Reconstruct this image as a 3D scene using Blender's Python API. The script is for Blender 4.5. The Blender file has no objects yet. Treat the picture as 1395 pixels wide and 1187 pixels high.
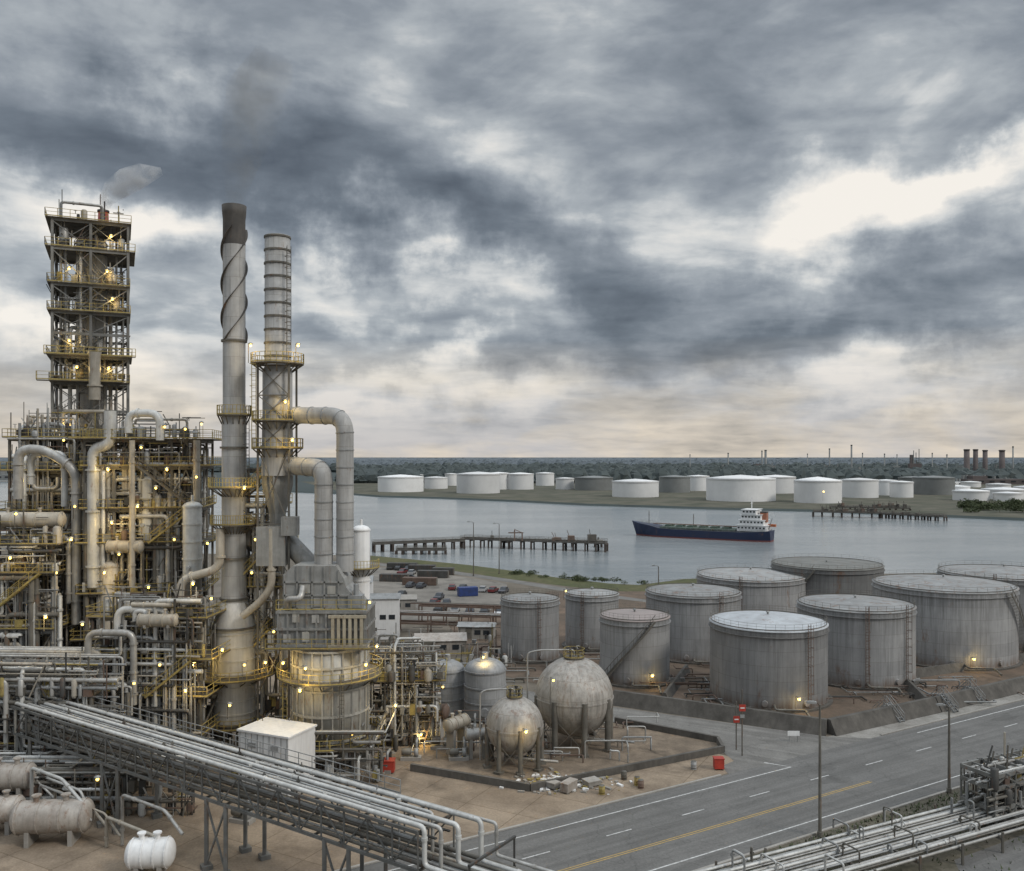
import bpy, math, random
from mathutils import Vector, Matrix
R=random.Random(11)
SC=bpy.context.scene; COL=SC.collection
F=1200.0; CX=697.5; HY=622.0; H=36.0
def V(*a): return Vector(a)
# placement helpers
def G(px,py,z=0.0):
    d=F*(H-z)/(py-HY); return Vector(((px-CX)/F*d,d,z))
def D(px,py,d): return Vector(((px-CX)/F*d,d,H-(py-HY)/F*d))
def s2l(c):
    return tuple(((x/255)/12.92 if x/255<=.04045 else ((x/255+.055)/1.055)**2.4) for x in c)+(1,)

# ------------------------------------------------------------ mesh builder
class M:
    def __init__(s): s.v=[];s.f=[];s.sm=[];s.mi=[];s.cur=0
    def add(s,vs,fs,sm=False):
        o=len(s.v); s.v+=[tuple(v) for v in vs]
        s.f+=[tuple(i+o for i in f) for f in fs]; s.sm+=[sm]*len(fs); s.mi+=[s.cur]*len(fs); return s
    def box(s,c,size,rz=0):
        hx,hy,hz=size[0]/2,size[1]/2,size[2]/2; ca,sa=math.cos(rz),math.sin(rz)
        vs=[]
        for z in(-hz,hz):
            for x,y in((-hx,-hy),(hx,-hy),(hx,hy),(-hx,hy)):
                vs.append((c[0]+x*ca-y*sa,c[1]+x*sa+y*ca,c[2]+z))
        return s.add(vs,[(3,2,1,0),(4,5,6,7),(0,1,5,4),(1,2,6,5),(2,3,7,6),(3,0,4,7)])
    def bar(s,a,b,w=.1,h=None):
        a=Vector(a);b=Vector(b);h=h or w; t=(b-a)
        if t.length<1e-5: return s
        t.normalize(); up=Vector((0,0,1)) if abs(t.z)<.95 else Vector((0,1,0))
        x=t.cross(up).normalized(); y=x.cross(t).normalized()
        vs=[]
        for p in(a,b):
            for i,j in((-1,-1),(1,-1),(1,1),(-1,1)): vs.append(p+x*i*w/2+y*j*h/2)
        return s.add(vs,[(3,2,1,0),(4,5,6,7),(0,1,5,4),(1,2,6,5),(2,3,7,6),(3,0,4,7)])
    def tube(s,pts,r,n=8,caps=True):
        pts=[Vector(p) for p in pts]; k=len(pts)
        T=[]
        for i in range(k):
            t=(pts[min(i+1,k-1)]-pts[max(i-1,0)])
            if i not in(0,k-1):
                t=(pts[i+1]-pts[i]).normalized()+(pts[i]-pts[i-1]).normalized()
            if t.length<1e-6: t=Vector((0,0,1))
            T.append(t.normalized())
        up=Vector((0,0,1)) if abs(T[0].z)<.9 else Vector((1,0,0))
        x=T[0].cross(up).normalized(); vs=[]
        rr=r if isinstance(r,(list,tuple)) else [r]*k
        for i in range(k):
            x=(x-T[i]*x.dot(T[i]))
            if x.length<1e-6: x=T[i].orthogonal()
            x.normalize(); y=T[i].cross(x)
            for j in range(n):
                a=2*math.pi*j/n; vs.append(pts[i]+(x*math.cos(a)+y*math.sin(a))*rr[i])
        fs=[]
        for i in range(k-1):
            for j in range(n):
                j2=(j+1)%n; fs.append((i*n+j,i*n+j2,(i+1)*n+j2,(i+1)*n+j))
        s.add(vs,fs,True)
        if caps:
            s.add(vs[:n],[tuple(range(n-1,-1,-1))]); s.add(vs[-n:],[tuple(range(n))])
        return s
    def lathe(s,c,prof,n=28,sm=True,rot=None):
        vs=[];k=len(prof)
        for r,z in prof:
            for j in range(n):
                a=2*math.pi*j/n; p=Vector((r*math.cos(a),r*math.sin(a),z))
                if rot: p=rot@p
                vs.append((c[0]+p.x,c[1]+p.y,c[2]+p.z))
        fs=[]
        for i in range(k-1):
            for j in range(n):
                j2=(j+1)%n; fs.append((i*n+j,i*n+j2,(i+1)*n+j2,(i+1)*n+j))
        s.add(vs,fs,sm)
        return s
    def poly(s,pts):
        return s.add(pts,[tuple(range(len(pts)))])
    def prism(s,pts,z0,z1):
        n=len(pts); vs=[(p[0],p[1],z0) for p in pts]+[(p[0],p[1],z1) for p in pts]
        return s.add(vs,[tuple(range(n-1,-1,-1)),tuple(range(n,2*n))]+[(i,(i+1)%n,n+(i+1)%n,n+i) for i in range(n)])
    def rail(s,pts,h=1.15,w=.06,step=1.7,closed=False):
        pts=[Vector(p) for p in pts]
        if closed: pts=pts+[pts[0]]
        for a,b in zip(pts[:-1],pts[1:]):
            L=(b-a).length
            if L<.05: continue
            k=max(1,round(L/step))
            for i in range(k): 
                p=a.lerp(b,i/k); s.bar(p,p+V(0,0,h),w)
            s.bar(a+V(0,0,h),b+V(0,0,h),w); s.bar(a+V(0,0,h*.55),b+V(0,0,h*.55),w*.8)
            s.bar(a+V(0,0,.1),b+V(0,0,.1),w*.5,.14)
        s.bar(pts[-1],pts[-1]+V(0,0,h),w)
        return s
    def obj(s,name,mat,parent=None,label=None,cat=None,group=None,kind=None,origin=None):
        me=bpy.data.meshes.new(name)
        o0=ORI.get(parent.name) if parent else (Vector(origin) if origin is not None else None)
        if o0 is None: o0=Vector((0,0,0))
        me.from_pydata([(v[0]-o0.x,v[1]-o0.y,v[2]-o0.z) for v in s.v],[],s.f)
        me.polygons.foreach_set('use_smooth',s.sm)
        if isinstance(mat,list):
            for q in mat: me.materials.append(q)
            me.polygons.foreach_set('material_index',s.mi)
        else: me.materials.append(mat)
        me.update()
        ob=bpy.data.objects.new(name,me); COL.objects.link(ob)
        if parent: ob.parent=parent; ORI[ob.name]=o0
        else: ob.location=o0; ORI[ob.name]=o0
        if label: ob["label"]=label
        if cat: ob["category"]=cat
        if group: ob["group"]=group
        if kind: ob["kind"]=kind
        return ob
ORI={}
def thing(name,loc,label,cat,group=None):
    e=bpy.data.objects.new(name,None); e.location=Vector(loc); e.empty_display_size=.3; COL.objects.link(e)
    e["label"]=label; e["category"]=cat
    if group: e["group"]=group
    ORI[e.name]=Vector(loc); return e
def clone(root,loc,rz=0,matmap=None):
    c=root.copy(); COL.objects.link(c); c.location=loc; c.rotation_euler=(0,0,rz)
    def rec(src,dst):
        for ch in src.children:
            k=ch.copy(); k.parent=dst
            if matmap and ch.type=='MESH' and ch.name.split('.')[0] in matmap:
                k.data=ch.data.copy(); k.data.materials[0]=matmap[ch.name.split('.')[0]]
            COL.objects.link(k); rec(ch,k)
    rec(root,c); return c
def fillet(pts,rad,seg=4):
    pts=[Vector(p) for p in pts]; out=[pts[0]]
    for i in range(1,len(pts)-1):
        a,p,b=pts[i-1],pts[i],pts[i+1]; d1=(p-a);d2=(b-p)
        if d1.length<1e-4 or d2.length<1e-4: continue
        r=min(rad,d1.length*.48,d2.length*.48); p0=p-d1.normalized()*r; p1=p+d2.normalized()*r
        for k in range(seg+1):
            t=k/seg; out.append(p0*(1-t)**2+p*2*t*(1-t)+p1*t*t)
    out.append(pts[-1]); return out

# ------------------------------------------------------------ materials
def nn(nt,t,**k):
    n=nt.nodes.new(t)
    for a,b in k.items(): setattr(n,a,b)
    return n
def mixc(nt,f,a,b,blend='MIX'):
    m=nn(nt,'ShaderNodeMix',data_type='RGBA',blend_type=blend)
    for idx,x in((0,f),(6,a),(7,b)):
        if isinstance(x,(int,float)): m.inputs[idx].default_value=x
        elif isinstance(x,tuple): m.inputs[idx].default_value=x if len(x)==4 else x+(1,)
        else: nt.links.new(x,m.inputs[idx])
    return m.outputs[2]
def math_(nt,op,a,b=0.0,clamp=False):
    m=nn(nt,'ShaderNodeMath',operation=op); m.use_clamp=clamp
    for i,x in enumerate((a,b)):
        if isinstance(x,(int,float)): m.inputs[i].default_value=x
        else: nt.links.new(x,m.inputs[i])
    return m.outputs[0]
def noise(nt,vec,scale,detail=4,rough=.6,dist=0):
    n=nn(nt,'ShaderNodeTexNoise'); n.inputs['Scale'].default_value=scale; n.inputs['Detail'].default_value=detail
    n.inputs['Roughness'].default_value=rough; n.inputs['Distortion'].default_value=dist
    if vec is not None: nt.links.new(vec,n.inputs['Vector'])
    return n.outputs['Fac']
def ramp(nt,fac,stops,interp='LINEAR'):
    r=nn(nt,'ShaderNodeValToRGB'); e=r.color_ramp.elements; r.color_ramp.interpolation=interp
    while len(e)<len(stops): e.new(.5)
    for i,(p,c) in enumerate(stops):
        e[i].position=p; e[i].color=c if isinstance(c,tuple) else (c,c,c,1)
    nt.links.new(fac,r.inputs[0]); return r.outputs[0]
def mapped(nt,vec,scale):
    m=nn(nt,'ShaderNodeMapping'); m.inputs['Scale'].default_value=scale; nt.links.new(vec,m.inputs['Vector']); return m.outputs[0]
def mat(name,c1,c2=None,rough=.6,metal=0.,scale=.6,streak=.0,rust=0.,bump=.0,rvar=.15,rustc=(.16,.08,.04),plates=None,base=False):
    m=bpy.data.materials.new(name); m.use_nodes=True; nt=m.node_tree; b=nt.nodes['Principled BSDF']
    c2=c2 or tuple(x*.6 for x in c1)
    tc=nn(nt,'ShaderNodeTexCoord'); geo=nn(nt,'ShaderNodeNewGeometry'); vec=geo.outputs['Position']
    f=noise(nt,vec,scale,6,.65); f=ramp(nt,f,[(.33,0.),(.68,1.)])
    col=mixc(nt,f,c1+(1,),c2+(1,))
    if streak:
        s=noise(nt,mapped(nt,vec,(2.2,2.2,.12)),1.0,5,.7); s=ramp(nt,s,[(.45,0.),(.75,1.)])
        s=math_(nt,'MULTIPLY',s,streak); col=mixc(nt,s,col,tuple(x*.35 for x in c1)+(1,))
    if plates or base:
        sx=nn(nt,'ShaderNodeSeparateXYZ'); nt.links.new(tc.outputs['Object'],sx.inputs[0])
    if plates:
        an=math_(nt,'MULTIPLY',math_(nt,'ARCTAN2',sx.outputs[1],sx.outputs[0]),plates[0])
        cb=nn(nt,'ShaderNodeCombineXYZ'); nt.links.new(an,cb.inputs[0]); nt.links.new(sx.outputs[2],cb.inputs[1])
        br=nn(nt,'ShaderNodeTexBrick'); nt.links.new(cb.outputs[0],br.inputs['Vector'])
        br.inputs['Scale'].default_value=1; br.inputs['Brick Width'].default_value=plates[1]; br.inputs['Row Height'].default_value=plates[2]
        br.inputs['Mortar Size'].default_value=.045; br.inputs['Mortar Smooth'].default_value=.6
        br.inputs['Color1'].default_value=(1,1,1,1); br.inputs['Color2'].default_value=(.85,.855,.86,1); br.inputs['Mortar'].default_value=(.74,.72,.7,1)
        col=mixc(nt,1.0,col,br.outputs[0],'MULTIPLY')
    if base:
        # rust creeping up from the base and dark runs hanging from the rim of the shell
        hn=noise(nt,mapped(nt,vec,(1.1,1.1,.15)),1.3,5,.7)
        zb=math_(nt,'SUBTRACT',1.0,math_(nt,'DIVIDE',sx.outputs[2],3.2),True); k=ramp(nt,math_(nt,'MULTIPLY',zb,hn),[(.22,0.),(.5,.8)])
        col=mixc(nt,k,col,(.13,.085,.055,1))
        rz=math_(nt,'DIVIDE',sx.outputs[2],11.,True); k2=ramp(nt,math_(nt,'MULTIPLY',rz,noise(nt,mapped(nt,vec,(1.7,1.7,.06)),1.6,5,.7)),[(.40,0.),(.62,.55)])
        col=mixc(nt,k2,col,(.10,.098,.092,1))
    if rust:
        g=noise(nt,mapped(nt,vec,(1,1,.35)),scale*2.3,7,.75); g=ramp(nt,g,[(.62-rust*.25,0.),(.72-rust*.2,1.)])
        col=mixc(nt,math_(nt,'MULTIPLY',g,.7),col,rustc+(1,))
    if rvar:
        oi=nn(nt,'ShaderNodeObjectInfo'); v=math_(nt,'ADD',math_(nt,'MULTIPLY',oi.outputs['Random'],2*rvar),1-rvar)
        cc=nn(nt,'ShaderNodeCombineXYZ'); [nt.links.new(v,cc.inputs[i]) for i in range(3)]
        col=mixc(nt,1.0,col,cc.outputs[0],'MULTIPLY')
    nt.links.new(col,b.inputs['Base Color']); b.inputs['Metallic'].default_value=metal
    rn=math_(nt,'ADD',math_(nt,'MULTIPLY',f,.2),rough-.1,True); nt.links.new(rn,b.inputs['Roughness'])
    if bump:
        bn=nn(nt,'ShaderNodeBump'); bn.inputs['Strength'].default_value=bump; bn.inputs['Distance'].default_value=.05
        nt.links.new(noise(nt,vec,scale*9,5,.7),bn.inputs['Height']); nt.links.new(bn.outputs[0],b.inputs['Normal'])
    return m
def emat(name,c,s):
    m=bpy.data.materials.new(name); m.use_nodes=True; nt=m.node_tree; b=nt.nodes['Principled BSDF']
    b.inputs['Base Color'].default_value=c+(1,); b.inputs['Emission Color'].default_value=c+(1,); b.inputs['Emission Strength'].default_value=s
    try: m.cycles.emission_sampling='NONE'
    except Exception: pass
    return m
steel=mat('weathered structural steel',(.16,.152,.13),(.085,.078,.066),.65,.1,.5,rust=.28,streak=.3)
steel_g=mat('grey tower steel',(.19,.19,.18),(.10,.10,.092),.65,.1,.5,rust=.2,streak=.3)
steel_d=mat('dark steel',(.07,.07,.066),(.04,.038,.034),.65,.1,.6,rust=.3)
galv=mat('galvanised steel',(.33,.335,.33),(.20,.205,.20),.55,.15,.6,streak=.5,rust=.15)
clad=mat('aluminium pipe cladding',(.46,.455,.43),(.28,.27,.25),.45,.3,.7,streak=.55,rust=.16)
clad_w=mat('pale pipe cladding',(.60,.60,.575),(.40,.40,.38),.45,.15,.6,streak=.45,rust=.1)
clad_t=mat('tan insulated cladding',(.44,.405,.34),(.29,.26,.21),.6,.05,.5,streak=.5,rust=.2)
yellow=mat('yellow safety paint',(.42,.33,.10),(.25,.20,.075),.65,0,1.2,rust=.35,rvar=.25)
grate=mat('deck grating',(.15,.135,.105),(.08,.072,.058),.75,.1,1.,rust=.3)
stackm=mat('stack shell',(.43,.425,.41),(.31,.305,.29),.6,.05,.35,streak=.6,rust=.06,plates=(1.5,2.4,2.4),rvar=.03)
stack_dark=mat('sooty stack top',(.045,.042,.038),(.10,.09,.08),.75,.0,.5,streak=.5,rust=.1,rvar=0)
palebase=mat('pale silver drum casing',(.62,.61,.58),(.47,.46,.43),.5,.1,.4,streak=.5,rust=.1,rvar=0)
furn=mat('furnace casing',(.42,.41,.37),(.28,.27,.24),.6,.05,.5,streak=.55,rust=.22,rvar=.05)
furn_d=mat('grey convection casing',(.30,.30,.285),(.19,.19,.18),.6,.05,.6,streak=.6,rust=.22,rvar=.1)
tankm=mat('grey tank shell',(.335,.335,.33),(.245,.245,.243),.6,.05,.16,streak=.65,rust=.08,plates=(9.,5.2,2.1),rvar=.2,base=True)
roofm=mat('tank roof',(.29,.295,.29),(.19,.19,.185),.75,.0,.35,rust=.35,rvar=.25)
roofl=mat('pale tank roof',(.42,.445,.46),(.30,.31,.32),.7,.0,.35,rust=.15,rvar=.05)
spherem=mat('sphere shell',(.43,.405,.365),(.28,.26,.23),.55,.1,.6,streak=.8,rust=.3,plates=(4.5,2.6,2.2),rvar=.05)
whitem=mat('white paint',(.76,.76,.75),(.62,.62,.61),.5,0,.3,streak=.3,rvar=.06)
farwhite=mat('white tank paint',(.72,.72,.71),(.60,.60,.59),.6,0,.05,streak=.1,rvar=.15)
fargrey=mat('grey green tank paint',(.20,.21,.205),(.14,.145,.14),.6,0,.05,rvar=.1)
rustm=mat('rusted steel',(.16,.11,.085),(.10,.07,.055),.8,.0,.8,rust=.25)
tanv=mat('weathered vessel',(.40,.37,.33),(.25,.22,.19),.6,.05,.7,streak=.5,rust=.3)
concrete=mat('concrete',(.32,.305,.28),(.22,.205,.18),.85,0,.3,streak=.3,bump=.4,rvar=.08)
darkcon=mat('stained dark concrete',(.12,.11,.096),(.06,.056,.049),.9,0,.4,streak=.5,bump=.4,rvar=.1)
redm=mat('red paint',(.45,.05,.03),(.28,.03,.02),.5,0,1)
bluem=mat('blue paint',(.03,.06,.22),(.02,.04,.12),.5,0,1)
glass=mat('dark glass',(.02,.025,.03),(.03,.035,.04),.15,0,1,rvar=0)
tyre=mat('tyre rubber',(.02,.02,.02),(.03,.03,.03),.9,0,1,rvar=0)
timber=mat('creosoted timber',(.07,.055,.045),(.04,.03,.025),.9,0,.6)
bulbm=emat('lit lamp glass',(1.,.66,.14),5.0)
white_line=mat('worn white road paint',(.60,.60,.58),(.26,.26,.25),.7,0,2.5,rvar=0)
yellow_line=mat('worn yellow road paint',(.46,.30,.07),(.26,.19,.08),.7,0,2.5,rvar=0)

def groundmat(name,a,b,c,s1=.03,s2=.35,bump=.3,crack=None,tracks=None,stain=.62):
    m=bpy.data.materials.new(name); m.use_nodes=True; nt=m.node_tree; p=nt.nodes['Principled BSDF']
    vec=nn(nt,'ShaderNodeNewGeometry').outputs['Position']
    f1=ramp(nt,noise(nt,vec,s1,8,.65,.4),[(.38,0.),(.62,1.)]); f2=ramp(nt,noise(nt,vec,s2,8,.7,.3),[(.40,0.),(.66,1.)])
    col=mixc(nt,f1,a+(1,),b+(1,)); col=mixc(nt,math_(nt,'MULTIPLY',f2,.75),col,c+(1,))
    f3=ramp(nt,noise(nt,vec,4.,6,.8),[(.3,.74),(.7,1.18)]); col=mixc(nt,1.,col,f3,'MULTIPLY')
    f4=ramp(nt,noise(nt,vec,s2*.45,4,.6,1.2),[(.60,1.),(.70,stain)]); col=mixc(nt,1.,col,f4,'MULTIPLY')
    if crack:
        br=nn(nt,'ShaderNodeTexBrick'); mp=nn(nt,'ShaderNodeMapping'); mp.inputs['Rotation'].default_value=(0,0,crack[1]); nt.links.new(vec,mp.inputs['Vector']); nt.links.new(mp.outputs[0],br.inputs['Vector'])
        br.offset=0; br.inputs['Scale'].default_value=1; br.inputs['Brick Width'].default_value=crack[0]; br.inputs['Row Height'].default_value=crack[0]
        br.inputs['Mortar Size'].default_value=.05; br.inputs['Color1'].default_value=(1,1,1,1); br.inputs['Color2'].default_value=(.86,.86,.86,1); br.inputs['Mortar'].default_value=(.6,.58,.55,1)
        col=mixc(nt,1.,col,br.outputs[0],'MULTIPLY')
    if tracks:
        mp=nn(nt,'ShaderNodeMapping'); mp.inputs['Rotation'].default_value=(0,0,-tracks[0]); nt.links.new(vec,mp.inputs['Vector'])
        st_=noise(nt,mapped(nt,mp.outputs[0],(.03,1.1,1)),1.,4,.6); st_=ramp(nt,st_,[(.35,.84),(.62,1.08)]); col=mixc(nt,1.,col,st_,'MULTIPLY')
        pt=noise(nt,mapped(nt,mp.outputs[0],(.09,.25,1)),1.,2,.4); pt=ramp(nt,pt,[(.64,1.),(.66,.86)]); col=mixc(nt,1.,col,pt,'MULTIPLY')
        vo=nn(nt,'ShaderNodeTexVoronoi',feature='DISTANCE_TO_EDGE'); vo.inputs['Scale'].default_value=.13
        wv=nn(nt,'ShaderNodeVectorMath',operation='ADD'); nz=nn(nt,'ShaderNodeTexNoise'); nz.inputs['Scale'].default_value=.4; nt.links.new(vec,nz.inputs['Vector']); sc=nn(nt,'ShaderNodeVectorMath',operation='SCALE'); sc.inputs['Scale'].default_value=4.; nt.links.new(nz.outputs['Color'],sc.inputs[0]); nt.links.new(vec,wv.inputs[0]); nt.links.new(sc.outputs[0],wv.inputs[1]); nt.links.new(wv.outputs[0],vo.inputs['Vector'])
        ck=ramp(nt,vo.outputs['Distance'],[(.0,.78),(.010,1.)]); col=mixc(nt,1.,col,ck,'MULTIPLY')
    nt.links.new(col,p.inputs['Base Color']); p.inputs['Roughness'].default_value=.95; p.inputs['Specular IOR Level'].default_value=.25
    if bump:
        bn=nn(nt,'ShaderNodeBump'); bn.inputs['Strength'].default_value=bump; bn.inputs['Distance'].default_value=.1
        nt.links.new(noise(nt,vec,3,6,.7),bn.inputs['Height']); nt.links.new(bn.outputs[0],p.inputs['Normal'])
    return m
g_yard=groundmat('stained yard concrete',(.35,.28,.205),(.26,.205,.15),(.145,.112,.082),.05,.22,.2,(6.,.5))
g_soil=groundmat('tank farm soil',(.18,.13,.095),(.12,.092,.07),(.08,.065,.05),.06,.3)
g_land=groundmat('gravelly ground',(.19,.165,.135),(.14,.12,.095),(.09,.08,.06),.02,.12)
g_grass=groundmat('rough grass',(.085,.095,.04),(.12,.11,.055),(.05,.055,.027),.05,.5)
g_far=groundmat('wooded land',(.055,.07,.07),(.045,.06,.06),(.065,.075,.07),.004,.02,0)  # land beyond the bay, its green pulled towards blue aerial haze
g_asph=groundmat('worn asphalt',(.158,.154,.146),(.14,.137,.13),(.122,.119,.113),.08,.25,.15,None,(.5366,),.85)
g_asph2=groundmat('older asphalt',(.21,.203,.188),(.175,.168,.156),(.13,.125,.115),.08,.3,.15,None,(-.5,),.8)
g_apron=groundmat('pale gravel apron',(.31,.30,.275),(.24,.225,.205),(.15,.14,.12),.08,.4)

# ------------------------------------------------------------ world
def build_world():
    w=bpy.data.worlds.new('World'); SC.world=w; w.use_nodes=True; nt=w.node_tree; nt.nodes.clear()
    out=nn(nt,'ShaderNodeOutputWorld'); bg=nn(nt,'ShaderNodeBackground'); nt.links.new(bg.outputs[0],out.inputs[0])
    tc=nn(nt,'ShaderNodeTexCoord'); vec=tc.outputs['Generated']
    sx=nn(nt,'ShaderNodeSeparateXYZ'); nt.links.new(vec,sx.inputs[0]); dx,dy,dz=sx.outputs
    zp=math_(nt,'ADD',math_(nt,'MAXIMUM',dz,0.0),.15)
    cb=nn(nt,'ShaderNodeCombineXYZ'); nt.links.new(math_(nt,'DIVIDE',dx,zp),cb.inputs[0]); nt.links.new(math_(nt,'DIVIDE',dy,zp),cb.inputs[1])
    pl=cb.outputs[0]
    n1=noise(nt,pl,1.05,8,.5,.3); n2=noise(nt,mapped(nt,pl,(1.,1.1,1)),3.3,8,.55,.3)
    n4=noise(nt,mapped(nt,vec,(1,1,2.8)),6.5,8,.52,.25)
    # billow edges: ridged noise gives defined cloud margins
    bz=noise(nt,mapped(nt,vec,(1,1,2.2)),4.6,8,.55,.5); bz=math_(nt,'ABSOLUTE',math_(nt,'SUBTRACT',bz,.5))
    wn=nn(nt,'ShaderNodeTexNoise'); wn.inputs['Scale'].default_value=4.2; wn.inputs['Detail'].default_value=8; wn.inputs['Roughness'].default_value=.58
    nt.links.new(vec,wn.inputs['Vector'])
    sub=nn(nt,'ShaderNodeVectorMath',operation='SUBTRACT'); nt.links.new(wn.outputs['Color'],sub.inputs[0]); sub.inputs[1].default_value=(.5,.5,.5)
    sc=nn(nt,'ShaderNodeVectorMath',operation='SCALE'); nt.links.new(sub.outputs[0],sc.inputs[0]); sc.inputs['Scale'].default_value=.34
    ad=nn(nt,'ShaderNodeVectorMath',operation='ADD'); nt.links.new(vec,ad.inputs[0]); nt.links.new(sc.outputs[0],ad.inputs[1])
    wv=ad.outputs[0]
    B=math_(nt,'ADD',math_(nt,'MULTIPLY',math_(nt,'SUBTRACT',n1,.5),1.0),.44)
    B=math_(nt,'ADD',B,math_(nt,'MULTIPLY',math_(nt,'SUBTRACT',n2,.5),.7))
    B=math_(nt,'ADD',B,math_(nt,'MULTIPLY',math_(nt,'SUBTRACT',n4,.5),1.0))
    B=math_(nt,'ADD',B,math_(nt,'MULTIPLY',bz,1.0))
    bl=[(110,160,330,80,0,-.26),(400,225,300,90,-12,-.34),(690,360,230,70,-14,-.42),(40,80,160,60,0,-.08),(560,110,260,110,0,-.06),
        (60,270,160,50,0,.32),(240,290,130,45,0,.30),(490,350,150,45,-15,.52),(640,425,140,30,-8,.25),(1225,285,180,65,0,.62),(1385,225,130,45,10,.40),
        (720,210,70,90,0,.26),(950,290,170,70,0,.14),(1290,60,220,80,0,.16),(1240,440,380,50,4,-.28),(900,470,330,40,0,-.20),(860,390,160,50,0,-.12),
        (250,480,300,55,0,.20),(520,530,300,36,0,.42),(1000,545,420,32,0,-.04),(30,505,160,50,0,.32),(1250,535,240,28,0,.30),(190,30,130,50,0,.22),(1100,170,260,60,10,.0),(1050,40,200,50,0,-.08)]
    for px,py,a,b,t,wt in bl:
        c=Vector(((px-CX)/F,1,(HY-py)/F)); L=c.length; c.normalize()
        mp=nn(nt,'ShaderNodeMapping',vector_type='TEXTURE'); mp.inputs['Location'].default_value=c
        mp.inputs['Rotation'].default_value=(0,math.radians(-t),0); mp.inputs['Scale'].default_value=(a*1.6/F/L,.8,b*1.7/F/L)
        nt.links.new(wv,mp.inputs['Vector'])
        g=nn(nt,'ShaderNodeTexGradient',gradient_type='SPHERICAL'); nt.links.new(mp.outputs[0],g.inputs['Vector'])
        mr=nn(nt,'ShaderNodeMapRange',interpolation_type='SMOOTHSTEP'); nt.links.new(g.outputs['Fac'],mr.inputs[0]); mr.inputs[1].default_value=0; mr.inputs[2].default_value=1.; mr.inputs[4].default_value=wt
        B=math_(nt,'ADD',B,mr.outputs[0])
    Bn=math_(nt,'DIVIDE',math_(nt,'ADD',B,.30),1.5,True)
    col=ramp(nt,Bn,[(.05,s2l((84,93,105))),(.28,s2l((112,122,134))),(.46,s2l((142,151,162))),(.60,s2l((172,180,188))),(.72,s2l((210,214,217))),(.90,s2l((248,245,240)))])
    hz=math_(nt,'SUBTRACT',1.0,math_(nt,'DIVIDE',math_(nt,'MAXIMUM',dz,0.),.13),True)
    hz=math_(nt,'POWER',hz,.8)
    hz=math_(nt,'MULTIPLY',hz,math_(nt,'ADD',math_(nt,'MULTIPLY',B,.9),.38,True))
    warm=mixc(nt,ramp(nt,n4,[(.42,0.),(.60,1.)]),s2l((240,226,206)),s2l((198,196,198)))
    col=mixc(nt,math_(nt,'MULTIPLY',hz,.92,True),col,warm)
    sky=nn(nt,'ShaderNodeTexSky',sky_type='NISHITA'); sky.sun_disc=False; sky.sun_elevation=math.radians(38); sky.sun_rotation=math.radians(121)
    skc=mixc(nt,1.,sky.outputs[0],(.1,.1,.1,1),'MULTIPLY')
    col=mixc(nt,.04,col,skc)
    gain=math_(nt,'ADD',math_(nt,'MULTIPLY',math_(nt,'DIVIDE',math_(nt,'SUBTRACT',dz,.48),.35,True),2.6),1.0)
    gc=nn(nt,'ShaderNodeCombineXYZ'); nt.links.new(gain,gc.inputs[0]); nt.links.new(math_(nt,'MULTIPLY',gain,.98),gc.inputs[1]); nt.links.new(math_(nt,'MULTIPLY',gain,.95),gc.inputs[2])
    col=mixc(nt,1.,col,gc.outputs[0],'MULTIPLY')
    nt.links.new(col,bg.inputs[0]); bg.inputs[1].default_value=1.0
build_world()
sl=bpy.data.lights.new('sun','SUN'); sl.energy=1.5; sl.angle=math.radians(12); sl.color=(1,.94,.86)
so=bpy.data.objects.new('sun',sl); COL.objects.link(so)
sd=V(.75,-.45,.7).normalized(); so.rotation_euler=sd.to_track_quat('Z','Y').to_euler(); so.location=(0,0,120)

# ------------------------------------------------------------ setting
def sheet(name,pts,m,z,**k):
    mm=M(); mm.poly([(p[0],p[1],z) for p in pts]); return mm.obj(name,m,kind='structure',**k)
shore=[V(-1500,420,0),V(-700,380,0),V(-300,345,0),G(505,757),G(560,762),G(640,770),G(700,778),G(760,787),G(830,795),G(870,797),G(930,789),G(1000,786),V(90,268,0),V(160,275,0),V(300,290,0),V(900,330,0),V(1600,380,0)]
def bank(name,shore,back,m,w,zt=0.,zb=-4):
    mm=M(); n=len(shore)
    top=[(p.x,p.y,zt) for p in shore]; bot=[(p.x,p.y+w,zb) for p in shore]
    mm.add([(b[0],b[1],zt) for b in back]+top,[tuple(range(len(back)+n))])
    mm.add(top+bot,[(i,i+1,n+i+1,n+i) for i in range(n-1)])
    return mm.obj(name,m,kind='structure')
bank('ground',shore,[(1600,-250),(-1500,-250)],g_land,7)
mm=M(); mm.poly([(-20000,-400,-1.0),(20000,-400,-1.0),(20000,30000,-1.0),(-20000,30000,-1.0)])
wm=bpy.data.materials.new('bay water'); wm.use_nodes=True; nt=wm.node_tree; p=nt.nodes['Principled BSDF']
vec=nn(nt,'ShaderNodeNewGeometry').outputs['Position']
p.inputs['Roughness'].default_value=.18; p.inputs['IOR'].default_value=1.33
bn=nn(nt,'ShaderNodeBump'); bn.inputs['Strength'].default_value=.36; bn.inputs['Distance'].default_value=.5
h1=noise(nt,mapped(nt,vec,(.35,1,1)),.55,6,.6,.4); h2=noise(nt,mapped(nt,vec,(.12,.35,1)),.12,4,.5)
nt.links.new(math_(nt,'ADD',h1,math_(nt,'MULTIPLY',h2,1.2)),bn.inputs['Height']); nt.links.new(bn.outputs[0],p.inputs['Normal'])
wc=mixc(nt,ramp(nt,noise(nt,mapped(nt,vec,(.3,1.,1)),.02,6,.65),[(.4,0.),(.65,1.)]),(.17,.195,.205,1),(.25,.27,.275,1)); nt.links.new(wc,p.inputs['Base Color'])
mm.obj('water',wm,kind='structure')
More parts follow.
